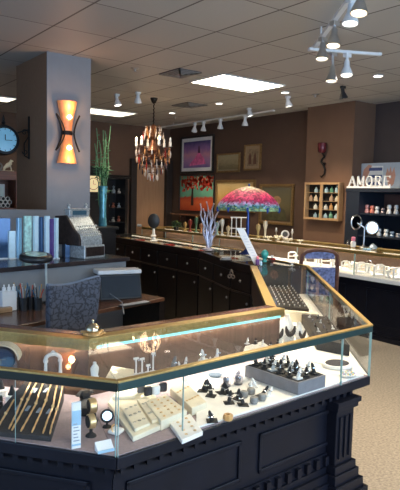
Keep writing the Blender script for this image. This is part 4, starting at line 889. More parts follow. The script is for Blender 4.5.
t = thing('turquoise_bust', 'round turquoise glazed ornament right of the leaning card', 'ornament', at(264.5, 262, Z=.972)); MB().lathe([(.022, 0), (.024, .01), (.018, .03), (.030, .05), (.038, .075), (.034, .10), (.015, .118), (1e-6, .122)], n=18).build('ornament_body', TEAL, t, True)
t = thing('perfume_bottle', 'small purple bottle with a pink top beside the turquoise ornament', 'bottle', at(257.5, 265, Z=.972)); MB().lathe([(.016, 0), (.018, .006), (.018, .045), (.010, .055)], n=14).build('bottle_body', PURPLE, t, True); MB().lathe([(.012, .055), (.014, .06), (.012, .078), (1e-6, .084)], n=12).build('bottle_top', PINK, t, True)
t = thing('white_mini_bottle', 'tiny pale bottle right of the purple bottle', 'bottle', at(261, 265.5, Z=.972)); MB().lathe([(.010, 0), (.011, .03), (.005, .036), (.005, .045), (1e-6, .046)], n=12).build('bottle_body', PAPERB, t, True)
t = thing('ring_dish', 'small red ring box near the turquoise ornament', 'ring box', at(273, 260, Z=.972)); MB().box(-.02, .02, -.015, .015, 0, .02).build('box_body', RED, t, bevel=.004); MB().box(-.02, .02, .012, .018, .02, .045).build('box_lid', WHITE, t, bevel=.003)
# cream petal displays on the far counters
def flower(loc, lab, s=1.0, m=CREAM, grp=None):
    t = thing('petal_display', lab, 'jewellery display', loc, 0, grp)
    MB().lathe([(.03 * s, 0), (.02 * s, .01 * s), (.01 * s, .03 * s)], n=12).build('stand_base', m, t, True)
    for i in range(6):
        a = i * 1.05; d_ = Vector((math.cos(a), math.sin(a), 0)); MB().tube([(0, 0, .025 * s), d_ * .03 * s + Vector((0, 0, .05 * s)), d_ * .062 * s + Vector((0, 0, .06 * s)), d_ * .08 * s + Vector((0, 0, .05 * s))], [.006 * s, .016 * s, .014 * s, .003 * s], 7).build('petal', m, t, True)
flower(Vector((5.75, at(278, 243, X=5.75).y, 1.003)), 'cream petal shaped display on the far counter right of the turquoise ornament', .9)
flower(at(292, 265, Z=.972), 'white petal display at the far corner of the gold railed case', .45, WHITE)
# black counter hook ornament on the drawer front
_n = Vector((.97, -.33, 0)).normalized(); hp = onp(234, 275, Vector((3.60, 4.33, 0)), _n) - _n * .028; t = thing('skull_ornament', 'small pale bronze scrolled ornament on the black drawer front', 'ornament', hp, -1.2)
BZ = mat('pale_bronze', (.40, .33, .28), .35, .8)
for c_ in ((0, 0, .02), (-.02, 0, -.015), (.02, 0, -.015)): MB().ring(c_, .016, .006, 14, 6, rx(PI / 2)).build('scroll', BZ, t, True)
MB().ball((0, 0, .045), .012, 8).build('finial', BZ, t, True); MB().ball((0, 0, 0), .01, 8).build('center_boss', BZ, t, True)
# ------------------------------------------------------------------ chandelier
cp = at(154, 98, Z=CEIL); cp = Vector((cp.x, cp.y, CEIL))
zc = (Vector((cp.x, cp.y, 2.3)) - Vector((0, 0, CZ))).dot(FW); PX = zc / FPX
def czz(y): return at(154, y, Y=cp.y).z - CEIL
t = thing('chandelier', 'crystal chandelier with candle lights and red and clear drops hanging from the ceiling', 'chandelier', cp)
MB().lathe([(.052, 0), (.050, -.015), (.030, -.06), (.012, -.075), (1e-6, -.08)], n=18).build('canopy', IRON, t, True)
ztop, zbot = czz(124), czz(182)
pts = [(.006 * math.sin(i * 2.2), .006 * math.cos(i * 2.2), -.07 + (ztop + .07) * i / 16) for i in range(17)]
MB().tube(pts, .0085, 6).build('chain', IRON, t, True)
AMB = mat('amber_bronze', (.14, .06, .035), .35, .7)
MB().lathe([(.01, ztop), (.03, ztop - .03), (.012, ztop - .07), (.035, ztop - .12), (.055, ztop - .17), (.03, ztop - .22), (.05, ztop - .30), (.09, ztop - .36), (.07, ztop - .40), (.02, ztop - .5), (.03, ztop - .55), (1e-6, ztop - .6)], n=18).build('center_column', AMB, t, True)
FL = emis('candle_bulb', (1.0, .72, .40), 10)
RC_ = 21 * PX * .82; zarm = czz(147)
for i in range(6):
    a = i * PI / 3 + .30; e = Vector((math.cos(a), math.sin(a), 0))
    arm = [e * .03 + Vector((0, 0, zarm - .10)), e * RC_ * .35 + Vector((0, 0, zarm - .15)), e * RC_ * .7 + Vector((0, 0, zarm - .12)), e * RC_ * .98 + Vector((0, 0, zarm - .06)), e * RC_ + Vector((0, 0, zarm))]
    ar = MB().tube(arm, [.011, .010, .009, .008, .008], 8).build('arm', AMB, t, True)
    c_ = e * RC_ + Vector((0, 0, zarm))
    MB().lathe([(.012, -.005), (.040, .008), (.044, .015), (.03, .015), (.012, .01)], c_, 14).build('drip_pan', GLASS2, ar, True)
    MB().lathe([(.018, .008), (.018, .075), (.008, .08)], c_, 12).build('candle_tube', WHITE, ar, True)
    MB().lathe([(.008, .08), (.016, .095), (.013, .115), (1e-6, .135)], c_, 12).build('candle_bulb', FL if i in (2, 4) else WHITE, ar, True)
DR = [mat('clear_drop', (.75, .68, .66), .08, .35, var=.2), mat('red_drop', (.42, .06, .05), .1, .3, var=.3), mat('amber_drop', (.55, .27, .12), .1, .3, var=.3), mat('smoke_drop', (.10, .07, .08), .08, .4)]
meshes = []
for m in DR:
    b = MB().lathe([(1e-6, 0), (.009, -.014), (.013, -.034), (.008, -.052), (1e-6, -.062)], n=6).ball((0, 0, .008), .007, 6)
    o = b.build('crystal_drop', m, t); meshes.append(o)
rnd = random.Random(11); n_ = 0
tiers = [(RC_ * .45, ztop - .04, 10), (RC_ * .60, czz(133), 11), (RC_ * 1.0, zarm - .03, 15), (RC_ * .95, zarm - .12, 18), (RC_ * .82, zarm - .20, 17), (RC_ * .60, zarm - .28, 14), (RC_ * .30, zarm - .36, 9)]
for ti, (R_, z_, n) in enumerate(tiers):
    MB().ring((0, 0, z_ + .012), R_, .004, 24, 5).build('drop_ring', AMB, t, True)
    for i in range(n):
        a = 2 * PI * i / n + ti * .37; mi = rnd.choice((0, 0, 1, 2, 2, 3, 0))
        o = meshes[mi] if (n_ < 0) else meshes[mi].copy()
        C.objects.link(o); o.location = (R_ * math.cos(a), R_ * math.sin(a), z_ - rnd.random() * .02); s = .95 + rnd.random() * .7; o.scale = (s * .72, s * .72, s * 1.15); n_ += 1
for i, o in enumerate(meshes): o.location = (.02 * (i - 1.5), .01, zbot + .07 + .01 * i)
l = bpy.data.lights.new('candle_glow', 'POINT'); l.energy = 3.5; l.color = (1, .68, .4); l.shadow_soft_size = .15; o = bpy.data.objects.new('candle_glow', l); C.objects.link(o); o.parent = t; o.location = (0, 0, zarm + .14)

# ------------------------------------------------------------------ wall lamps and clock on the square pillar
def flare(z0, z1, r0, r1): return [(r0, z0), (r0 * .96 + r1 * .04, z0 + (z1 - z0) * .4), ((r0 + r1) / 2, z0 + (z1 - z0) * .8), (r1, z1)]
sc_ = at(67.5, 133, Y=5.24)
t = thing('wall_lamp', 'wall lamp with two amber glass shades and iron scrolls on the grey pillar', 'wall lamp', (sc_.x, 5.25, sc_.z))
u_ = 1 / FPX * (Vector((sc_.x, 5.25, sc_.z)) - Vector((0, 0, CZ))).dot(FW)
AG = mat('amber_glass', (.75, .27, .10), .35, var=.25, scale=14); b_ = AG.node_tree.nodes['Principled BSDF']
rr_ = [n for n in AG.node_tree.nodes if n.type == 'VALTORGB'][0]; AG.node_tree.links.new(rr_.outputs['Color'], b_.inputs['Emission Color']); b_.inputs['Emission Strength'].default_value = .2; b_.inputs['Transmission Weight'].default_value = .0
GB = emis('glow_bulb', (1.0, .62, .28), 14)
for s_, nm in ((1, 'upper'), (-1, 'lower')):
    z1 = (31 if s_ > 0 else 30) * u_
    pr = [(5.2 * u_, 2 * u_), (6.0 * u_, 8 * u_), (7.6 * u_, 17 * u_), (9.8 * u_, 25 * u_), (11 * u_, z1), (10.4 * u_, z1), (9 * u_, 24 * u_), (6.8 * u_, 16 * u_)]
    pr = [(r * .92, z * s_) for r, z in pr]
    MB().lathe(pr, (0, 0, 0), 24, sy=.75).build('lamp_shade', AG, t, True)
    MB().lathe([(1e-6, -.022), (.022, -.008), (.024, .004), (.014, .020), (1e-6, .026)], (0, -.055, 15 * u_ * s_), 12).build('bulb', GB, t, True)
    l = bpy.data.lights.new('sconce_glow', 'POINT'); l.energy = 1.8; l.color = (1, .5, .22); l.shadow_soft_size = .03; o = bpy.data.objects.new('sconce_glow', l); C.objects.link(o); o.parent = t; o.location = (0, -.13, 24 * u_ * s_)
MB().lathe([(5.5 * u_, -2 * u_), (6 * u_, 0), (5.5 * u_, 2 * u_)], n=20, sy=.75).build('waist_band', IRON, t, True)
MB().box(-.03, .03, .03, .045, -.09, .09).build('back_plate', IRON, t, bevel=.004)
for s_ in (-1, 1):
    pts = [(s_ * (6.5 + 6 * (abs(f) ** 1.6)) * u_, -.02, 18 * f * u_) for f in [i / 8 - 1 for i in range(17)]]
    MB().tube(pts, .009, 8).build('iron_scroll', IRON, t, True)
    pts = [(s_ * (4.5 + 8 * (abs(f) ** 1.6)) * u_, -.05, 17 * f * u_) for f in [i / 8 - 1 for i in range(17)]]
    if s_ < 0: MB().tube(pts, .006, 8).build('iron_scroll', IRON, t, True)
kc = at(3.5, 140, X=1.86)
t = thing('bracket_clock', 'round black rimmed double clock hung from an iron wall bracket on the pillar', 'clock', (1.86, kc.y, kc.z))
uu = 1 / FPX * (kc - Vector((0, 0, CZ))).dot(FW); Rk = 13.5 * uu; gx = 2.12 - 1.86
MB().lathe([(Rk * .86, -.055), (Rk * 1.04, -.052), (Rk * 1.12, -.03), (Rk * 1.08, 0), (Rk * 1.12, .03), (Rk * 1.04, .052), (Rk * .86, .055), (Rk * .86, -.055)], (0, 0, 0), 32, rx(PI / 2), cap=False).build('clock_rim', IRON, t, True)
for s_ in (-1, 1): MB().lathe([(Rk * .9, .048), (1e-6, .049)], (0, 0, 0), 28, rx(PI / 2 * -s_)).build('dial', mat('cyan_reflection_dial', (.30, .62, .78), .12, var=.04), t)  # window reflection in the glass is painted as an even cyan dial
b = MB()
for i in range(12):
    a = i * PI / 6; b.cbox((Rk * .78 * math.sin(a), -.0505, Rk * .78 * math.cos(a)), (.005, .002, .016), ry(a))
b.build('hour_marks', IRON, t); MB().cbox((0.001, -.052, .025), (.007, .002, .05)).build('hour_hand', IRON, t); MB().cbox((.035, -.052, -.003), (.07, .002, .005)).build('minute_hand', IRON, t)
MB().lathe([(.03, Rk * 1.08), (.012, Rk * 1.16), (.022, Rk * 1.3), (.010, Rk * 1.38), (.014, Rk * 1.5), (1e-6, Rk * 1.9)], n=12).build('finial', IRON, t, True)
ztp, zbp = at(30, 116, X=2.11).z - kc.z, at(30, 159, X=2.11).z - kc.z
MB().box(gx - .014, gx, -.012, .012, zbp, ztp).build('wall_bar', IRON, t, bevel=.003)
def scroll(c, r0, r1, a0, a1, n=16, y=0): return [(c[0] + (r0 + (r1 - r0) * i / n) * math.cos(a0 + (a1 - a0) * i / n), y, c[1] + (r0 + (r1 - r0) * i / n) * math.sin(a0 + (a1 - a0) * i / n)) for i in range(n + 1)]
MB().tube([(gx - .01, 0, .12), (Rk * 1.05, 0, .08)], .007, 6).build('arm', IRON, t, True)
MB().tube([(gx - .01, 0, .05), (gx * .75 + 0.01, 0, -.02), (gx * .8, 0, -.14), (gx - .01, 0, -.16)], .006, 6).build('brace_scroll', IRON, t, True)
MB().tube(scroll((gx - .05, .09), .035, .006, 0, 7), .005, 6).build('iron_curl', IRON, t, True); MB().tube(scroll((gx - .045, -.10), .03, .005, PI, PI + 7), .005, 6).build('iron_curl', IRON, t, True)
# sconce on the tan pillar
p = at(322, 148, X=6.20); t = thing('wall_sconce', 'dark red glass candle sconce on an S shaped iron scroll on the tan pillar', 'wall sconce', (6.20, p.y, p.z))
MB().lathe([(.035, -.07), (.055, -.05), (.062, 0), (.06, .07), (.055, .07), (.055, 0), (.045, -.045), (1e-6, -.055)], n=18).build('glass_cup', mat('dark_red_glass', (.10, .012, .02), .08, .2), t, True)
S_ = [(0, 0, -.07), (0, .01, -.11), (0, -.035, -.15), (0, -.045, -.19), (0, 0, -.24), (0, .03, -.30), (0, .02, -.36), (0, -.03, -.40), (0, -.055, -.38)]
S_ = [(x + .045, -y, z) for x, y, z in S_]; S_[0] = (0, 0, -.065)
MB().tube(S_, [.012, .014, .014, .014, .014, .013, .012, .010, .006], 8).build('iron_scroll', IRON, t, True)
MB().lathe([(.025, 0), (.025, .012)], (.055, 0, -.22), 14, ry(PI / 2)).build('wall_rose', IRON, t, True); MB().tube([(.0, 0, -.06), (.06, 0, -.13)], .010, 8).build('arm', IRON, t, True)

# ------------------------------------------------------------------ pictures on the back wall (X = 6.45)
def picture(name, lab, cat, x0, x1, y0, y1, fw, fm, cm, matw=0, mm=None, dep=.03, X=6.45):
    a = at(x0, y0, X=X - dep); c = at(x1, y1, X=X - dep); hy = (a.y - c.y) / 2; hz = (a.z - c.z) / 2
    t = thing(name, lab, cat, (X, (a.y + c.y) / 2, (a.z + c.z) / 2), -PI / 2)     # local x runs right, local y into the wall
    MB().box(-hy, hy, -dep, 0, hz - fw, hz).box(-hy, hy, -dep, 0, -hz, -hz + fw).box(-hy, -hy + fw, -dep, 0, -hz + fw, hz - fw).box(hy - fw, hy, -dep, 0, -hz + fw, hz - fw).build('frame', fm, t, bevel=.003)
    MB().box(-hy + fw, hy - fw, -.012, -.001, -hz + fw, hz - fw).build('mat_board' if matw else 'canvas', mm if matw else cm, t)
    q_ = fw + matw
    if matw: MB().box(-hy + q_, hy - q_, -.016, -.012, -hz + q_, hz - q_).build('canvas', cm, t)
    return t, hy - q_, hz - q_
def ramp_mat(name, stops, axis='Z', h=.3, noise=.15, nsc=9, vor=0):
    m = mat(name, (.5, .5, .5), .55); nt = m.node_tree; b = nt.nodes['Principled BSDF']; N = nt.nodes.new; L = nt.links.new
    tc = N('ShaderNodeTexCoord'); sp = N('ShaderNodeSeparateXYZ'); L(tc.outputs['Object'], sp.inputs[0]); n = N('ShaderNodeTexNoise'); n.inputs['Scale'].default_value = nsc; n.inputs['Detail'].default_value = 5; L(tc.outputs['Object'], n.inputs['Vector'])
    mr = N('ShaderNodeMapRange'); mr.inputs[1].default_value = -h; mr.inputs[2].default_value = h; L(sp.outputs[axis], mr.inputs[0])
    ad = N('ShaderNodeMath'); ad.operation = 'MULTIPLY_ADD'; ad.inputs[1].default_value = noise * 2; L(n.outputs['Fac'], ad.inputs[0]); sb = N('ShaderNodeMath'); sb.operation = 'SUBTRACT'; sb.inputs[1].default_value = noise; L(mr.outputs[0], sb.inputs[0]); L(sb.outputs[0], ad.inputs[2])
    r = N('ShaderNodeValToRGB'); e = r.color_ramp.elements
    e[0].position = stops[0][0]; e[0].color = (*stops[0][1], 1); e[1].position = stops[-1][0]; e[1].color = (*stops[-1][1], 1)
    for p_, c_ in stops[1:-1]: x = e.new(p_); x.color = (*c_, 1)
    L(ad.outputs[0], r.inputs['Fac']); L(r.outputs['Color'], b.inputs['Base Color']); return m
BLF = mat('black_picture_frame', (.012, .011, .012), .35); GOF = mat('antique_gold_frame', (.30, .19, .08), .4, .6, var=.3, scale=50)
t, hx, hz = picture('framed_picture', 'black framed picture of a dancer in a pink dress under a violet sky', 'picture', 180.5, 212.5, 137.5, 172.5, .035, BLF, ramp_mat('pink_dance_art', [(.0, (.22, .16, .42)), (.25, (.45, .25, .5)), (.5, (.62, .30, .42)), (.72, (.30, .16, .42)), (1.0, (.05, .05, .2))], h=.24), .065, PAPERW)
def paint(pts, name, m, y=-.0165, th=.002):
    n = len(pts); b = MB(); b.add([(x, y, z) for x, z in pts] + [(x, y - th, z) for x, z in pts], [tuple(range(n)), tuple(range(n, 2 * n))[::-1]] + [(i, (i + 1) % n, n + (i + 1) % n, n + i) for i in range(n)]); return b.build(name, m, t)
paint([(-.9 * hx * .6, -.85 * hz), (.7 * hx, -.75 * hz), (.55 * hx, -.3 * hz), (.25 * hx, .1 * hz), (.1 * hx, .1 * hz), (-.1 * hx, -.25 * hz), (-.4 * hx, -.6 * hz)], 'painted_dress', mat('hot_pink_paint', (.80, .16, .42), .5, var=.3, scale=16))
paint([(.1 * hx, .08 * hz), (.28 * hx, .08 * hz), (.25 * hx, .35 * hz), (.22 * hx, .6 * hz), (.14 * hx, .62 * hz), (.12 * hx, .35 * hz)], 'painted_dancer', mat('plum_paint', (.10, .03, .10), .5))
t, hx, hz = picture('framed_picture', 'small framed landscape sketch in cream tones right of the dancer picture', 'picture', 216.5, 239, 154, 172, .03, GOF, ramp_mat('cream_sketch_art', [(.2, (.16, .13, .07)), (.5, (.27, .23, .14)), (.8, (.34, .29, .18))], h=.12, noise=.35, nsc=25), .02, mat('cream_mat', (.32, .29, .2), .6))
t, hx, hz = picture('framed_picture', 'small upright framed picture with dark figures, highest on the back wall', 'picture', 244, 260, 145, 170, .028, GOF, mat('beige_art', (.26, .19, .12), .6, var=.3, scale=18), .045, mat('beige_mat', (.34, .25, .16), .6))
for x in (-.45, .45): paint([((x - .3) * hx, -.8 * hz), ((x + .3) * hx, -.8 * hz), ((x + .2) * hx, .2 * hz), (x * hx, .6 * hz), ((x - .2) * hx, .2 * hz)], 'painted_figure', mat('umber_paint', (.12, .05, .03), .5))
RT_ = ramp_mat('red_tree_art', [(.0, (.35, .05, .015)), (.22, (.50, .10, .03)), (.36, (.36, .05, .03)), (.42, (.10, .30, .22)), (.62, (.12, .36, .27)), (1.0, (.12, .28, .2))], h=.31, noise=.10)
t, hx, hz = picture('tree_painting', 'unframed painting of a red leaved tree over a teal and orange field', 'painting', 179.5, 213, 175.5, 212.5, .012, BLF, RT_)
b = MB(); rnd = random.Random(3)
for i in range(190):
    x = (rnd.random() * 2 - 1) * hx * .94; z = hz * (.12 + rnd.random() * .83)
    if z < hz * .40 and rnd.random() < .75: continue
    b.cbox((x, -.0145, z), (.035 + rnd.random() * .03, .004, .025 + rnd.random() * .03), ry(rnd.random() * 3))
o = b.build('painted_leaves', mat('red_leaf_paint', (.42, .035, .02), .5, var=.5, scale=22), t); o['kind'] = 'stuff'
paint([(-.32 * hx, -.7 * hz), (-.16 * hx, -.7 * hz), (-.2 * hx, .3 * hz), (-.28 * hx, .3 * hz)], 'painted_trunk', mat('black_paint', (.03, .015, .015), .5), y=-.013)
t, hx, hz = picture('framed_picture', 'wide gold framed yellow painting lit from above, behind the mosaic glass lamp', 'picture', 215.5, 254, 180, 213, .045, GOF, ramp_mat('golden_field_art', [(.1, (.22, .10, .04)), (.45, (.50, .30, .10)), (.8, (.65, .48, .22))], h=.3, noise=.3, nsc=6))
t, hx, hz = picture('framed_picture', 'gold framed dark painting with a pale oval shape right of the glass lamp', 'picture', 259.5, 292, 184, 226, .04, GOF, ramp_mat('olive_art', [(.1, (.05, .035, .02)), (.5, (.12, .10, .05)), (.9, (.09, .085, .06))], h=.35, noise=.3, nsc=5), .02, mat('tan_slip', (.25, .17, .1), .5))
paint([(.30 * hx * math.cos(a) + .05 * hx, .26 * hz * math.sin(a) + .25 * hz) for a in [i * PI / 8 for i in range(16)]], 'painted_oval', mat('ochre_paint', (.30, .17, .09), .5, var=.4, scale=20))
paint([(-.7 * hx, -.95 * hz), (.8 * hx, -.95 * hz), (.6 * hx, -.3 * hz), (.1 * hx, -.02 * hz), (-.5 * hx, -.3 * hz)], 'painted_mound', mat('dark_olive_paint', (.06, .06, .03), .5, var=.4, scale=12), y=-.0162)
# shelf under the pictures
a, c_ = at(171, 213, X=6.24), at(232, 216, X=6.24)
t = thing('wall_shelf', 'dark wooden wall shelf under the red tree painting', 'shelf', (6.34, (a.y + c_.y) / 2, a.z), -PI / 2)
L2 = (a.y - c_.y) / 2; MB().box(-L2, L2, -.11, .11, -.03, 0).build('board', LEDGE, t, bevel=.004)
for x in (-L2 * .8, 0, L2 * .8): MB().prism([(x - .02, -.02), (x + .02, -.02), (x + .02, .11), (x - .02, .11)], -.14, -.03).build('bracket', LEDGE, t)

# ------------------------------------------------------------------ glass fronted cabinet on the tan pillar
a, c_ = at(305.5, 182.5, X=6.19), at(338.5, 221, X=6.19); hy, hz = (a.y - c_.y) / 2, (a.z - c_.z) / 2
CABW = wood('light_oak', (.36, .22, .11), (.48, .31, .17), .4, axis=2)
t = thing('wall_cabinet', 'light wooden wall cabinet with two glass doors on the tan pillar', 'cabinet', (6.27, (a.y + c_.y) / 2, (a.z + c_.z) / 2), -PI / 2)
b = MB().box(-hy, hy, -.075, 0, hz - .025, hz).box(-hy, hy, -.075, 0, -hz, -hz + .025).box(-hy, -hy + .02, -.075, 0, -hz + .025, hz - .025).box(hy - .02, hy, -.075, 0, -hz + .025, hz - .025).box(-hy + .02, hy - .02, -.008, 0, -hz + .025, hz - .025); b.build('carcass', CABW, t, bevel=.002)
MB().box(-hy + .02, hy - .02, -.012, -.008, -hz + .025, hz - .025).build('lining', BLACK, t)
for x0, x1 in ((-hy, -.002), (.002, hy)):
    f_ = MB().box(x0, x1, -.095, -.077, hz - .03, hz).box(x0, x1, -.095, -.077, -hz, -hz + .03).box(x0, x0 + .02, -.095, -.077, -hz + .03, hz - .03).box(x1 - .02, x1, -.095, -.077, -hz + .03, hz - .03).build('door', CABW, t, bevel=.002)
    MB().box(x0 + .02, x1 - .02, -.088, -.084, -hz + .03, hz - .03).build('pane', GLASS, f_)
SHZ = [-hz + .025 + (2 * hz - .05) * k / 4 for k in range(1, 4)]
for z_ in SHZ: MB().box(-hy + .021, hy - .021, -.068, -.013, z_ - .004, z_ + .004).build('shelf', CABW, t)
rnd = random.Random(8); cn = [('green', (.12, .3, .2)), ('cream', (.7, .6, .45)), ('amber', (.5, .25, .08)), ('pale blue', (.4, .55, .65)), ('tan', (.45, .3, .2)), ('white', (.75, .75, .72))]
rows = ['bottom', 'second', 'third', 'top']
for r_, z_ in enumerate([-hz + .025] + SHZ):
    for j in range(6):
        if (r_, j) in ((3, 0), (1, 0), (0, 0), (2, 3)): continue
        nm, cc = cn[(r_ * 2 + j * 3) % 6]; x = -hy + .08 + j * (2 * hy - .16) / 5; h = .07 + rnd.random() * .035
        w_ = Vector((6.27 - .04, t.location.y - x, t.location.z + z_ + (.0045 if r_ else .001)))
        o = MB().lathe([(.026, 0), (.030, h * .2), (.024, h * .6), (.008, h * .75), (.011, h * .9), (1e-6, h)], n=10).build('figurine', mat('figurine_' + nm.replace(' ', '_'), cc, .35), smooth=True); o.location = w_
        tag(o, 'small %s figurine, %s from left on the %s shelf of the wall cabinet' % (nm, ('first', 'second', 'third', 'fourth', 'fifth', 'sixth')[j], rows[r_]), 'figurine', 'figurines in the wall cabinet')

# ------------------------------------------------------------------ dark shelf unit in the alcove, sign and canvas
DKU = mat('blue_black_lacquer', (.012, .018, .032), .4)
a = at(346.5, 188, X=6.125); y1, y0, H = a.y, 3.3, a.z
t = thing('shelf_unit', 'tall blue black open shelf unit in the right corner behind the counter', 'shelf unit', (6.4, (y0 + y1) / 2, 0))
yi = at(359, 200, X=6.125).y
b = MB().box(6.125, 6.70, yi, y1, 0, H - .05).box(6.125, 6.70, y0, y0 + .05, 0, H - .05).box(6.66, 6.70, y0 + .05, yi, 0, H - .05); b.build('carcass', DKU, t, world=True)
MB().box(6.12, 6.70, y0, y1 + .01, H - .05, H).build('top_board', DKU, t, world=True, bevel=.004)
MB().box(6.655, 6.66, y0 + .05, yi, at(370, 212, X=6.5).z, H - .07).build('rust_lining', mat('rust_lining', (.12, .06, .05), .6, var=.3, scale=6), t, world=True)
shz = [at(372, 213.5, X=6.15).z, at(372, 236, X=6.15).z, .8, .4]
for z_ in shz: MB().box(6.15, 6.655, y0 + .05, yi, z_ - .02, z_).build('shelf', DKU, t, world=True)
rnd = random.Random(21)
SI = [(362, 0, 'red', (.5, .12, .1)), (366, 0, 'pink', (.6, .3, .3)), (371, 0, 'coral', (.6, .2, .15)), (376, 0, 'silver', (.6, .6, .62)), (382, 0, 'smoky', (.15, .13, .15)), (388, 0, 'white', (.7, .7, .7)), (395, 0, 'silver grey', (.4, .42, .45)), (378, 1, 'steel', (.5, .55, .6)), (385, 1, 'pale', (.7, .72, .72)), (391, 1, 'dull blue', (.15, .22, .32)), (397, 1, 'grey', (.35, .35, .38))]
for x, r_, nm, cc in SI:
    z_ = shz[r_]; p = at(x, (213, 235)[r_], X=6.25); h = .05 + rnd.random() * .08
    o = MB().lathe([(.03, 0), (.034, h * .15), (.02, h * .5), (.03, h * .7), (.024, h), (1e-6, h * .98)], n=12).build('ornament', mat('shelf_' + nm.replace(' ', '_'), cc, .25, .2), smooth=True); o.location = (6.27, p.y, z_ + .002); tag(o, '%s ornament standing on the %s shelf of the dark unit' % (nm, ('upper', 'lower')[r_]), 'ornament', 'ornaments on the dark shelf unit')
# AMORE sign
a, c_ = at(347, 187, X=6.15), at(391, 187, X=6.15); W_ = a.y - c_.y; hL = at(360, 176, X=6.15).z - H
t = thing('letter_sign', 'white wooden sign reading AMORE on top of the dark shelf unit', 'sign', (6.17, a.y, H), -PI / 2)
MB().box(0, W_, -.03, .03, 0, .022).build('base_board', WPLAST, t, bevel=.003)
def stroke(b, p, q_, w_):
    p, q_ = Vector(p), Vector(q_); d_ = (q_ - p).normalized() * .0; n = Vector((-(q_ - p).y, (q_ - p).x)).normalized() * w_ / 2
    P = [p - n, q_ - n, q_ + n, p + n]; b.hexa([(v.x, -.012, v.y) for v in P], [(v.x, .012, v.y) for v in P])
G_ = {'A': [((0, 0), (.5, 1), .12), ((1, 0), (.5, 1), .22), ((.2, .35), (.8, .35), .1), ((-.1, .03), (.25, .03), .09), ((.72, .03), (1.1, .03), .09)],
      'M': [((.08, 0), (.08, 1), .12), ((.08, 1), (.5, .15), .2), ((.5, .15), (.92, 1), .12), ((.92, 0), (.92, 1), .2), ((-.08, .03), (.25, .03), .09), ((.75, .03), (1.1, .03), .09)],
      'O': [((.5 + .42 * math.cos(i * PI / 8), .5 + .46 * math.sin(i * PI / 8)), (.5 + .42 * math.cos((i + 1) * PI / 8), .5 + .46 * math.sin((i + 1) * PI / 8)), .17) for i in range(16)],
      'R': [((.15, 0), (.15, 1), .2), ((.1, .95), (.65, .95), .1), ((.65, .95), (.85, .75), .15), ((.85, .75), (.65, .5), .15), ((.1, .5), (.65, .5), .1), ((.5, .5), (.95, .03), .2), ((-.02, .03), (.35, .03), .09), ((.8, .03), (1.08, .03), .09)],
      'E': [((.15, 0), (.15, 1), .2), ((0, .95), (.85, .95), .11), ((.15, .5), (.65, .5), .1), ((0, .05), (.9, .05), .11), ((.85, .78), (.85, 1), .1), ((.88, 0), (.88, .22), .1)]}
lw_ = W_ / 5
for i, ch in enumerate('AMORE'):
    b = MB(); sx_ = lw_ * .78
    for p, q_, w_ in G_[ch]: stroke(b, (lw_ * (i + .10) + p[0] * sx_, .022 + p[1] * (hL - .022)), (lw_ * (i + .10) + q_[0] * sx_, .022 + q_[1] * (hL - .022)), w_ * sx_ * .72)
    b.build('letter', WPLAST, t)
a, c_ = at(361, 163.5, X=6.45), at(399, 187, X=6.45); z0_, z1_ = H, a.z; hy = (a.y - c_.y) / 2
t = thing('canvas_picture', 'blue grey canvas with striped sleeve and hands leaning behind the letter sign', 'picture', (6.46, (a.y + c_.y) / 2, H + .0), -PI / 2)
MB().box(-hy, hy, 0, .03, 0, z1_ - z0_).build('canvas', mat('pale_blue_canvas', (.33, .39, .48), .6, var=.1, scale=6), t, bevel=.003)
h_ = z1_ - z0_
def paint2(pts, nm, m, y=0): n = len(pts); MB().add([(x * hy, y, z * h_) for x, z in pts] + [(x * hy, y - .003, z * h_) for x, z in pts], [tuple(range(n)), tuple(range(n, 2 * n))[::-1]] + [(i, (i + 1) % n, n + (i + 1) % n, n + i) for i in range(n)]).build(nm, m, t)
SK = mat('painted_skin', (.42, .22, .17), .6)
paint2([(-1, .1), (-.85, .75), (-.6, .95), (-.42, .9), (-.62, .5), (-.7, .1)], 'painted_arm', SK)
paint2([(.3, .55), (.38, .8), (.46, .6), (.52, .85), (.6, .6), (.7, .82), (.78, .5), (.72, .2), (.5, .0), (.4, .3)], 'painted_hand', SK)
paint2([(-.6, .0), (-.62, .5), (-.42, .9), (.15, .88), (.12, .0)], 'painted_shirt', mat('painted_white', (.6, .63, .66), .6))
for z_ in (.15, .42, .70): paint2([(-.58, z_), (.12, z_), (.12, z_ + .12), (-.55, z_ + .12)], 'painted_stripe', mat('painted_navy', (.04, .07, .2), .6), -.003)

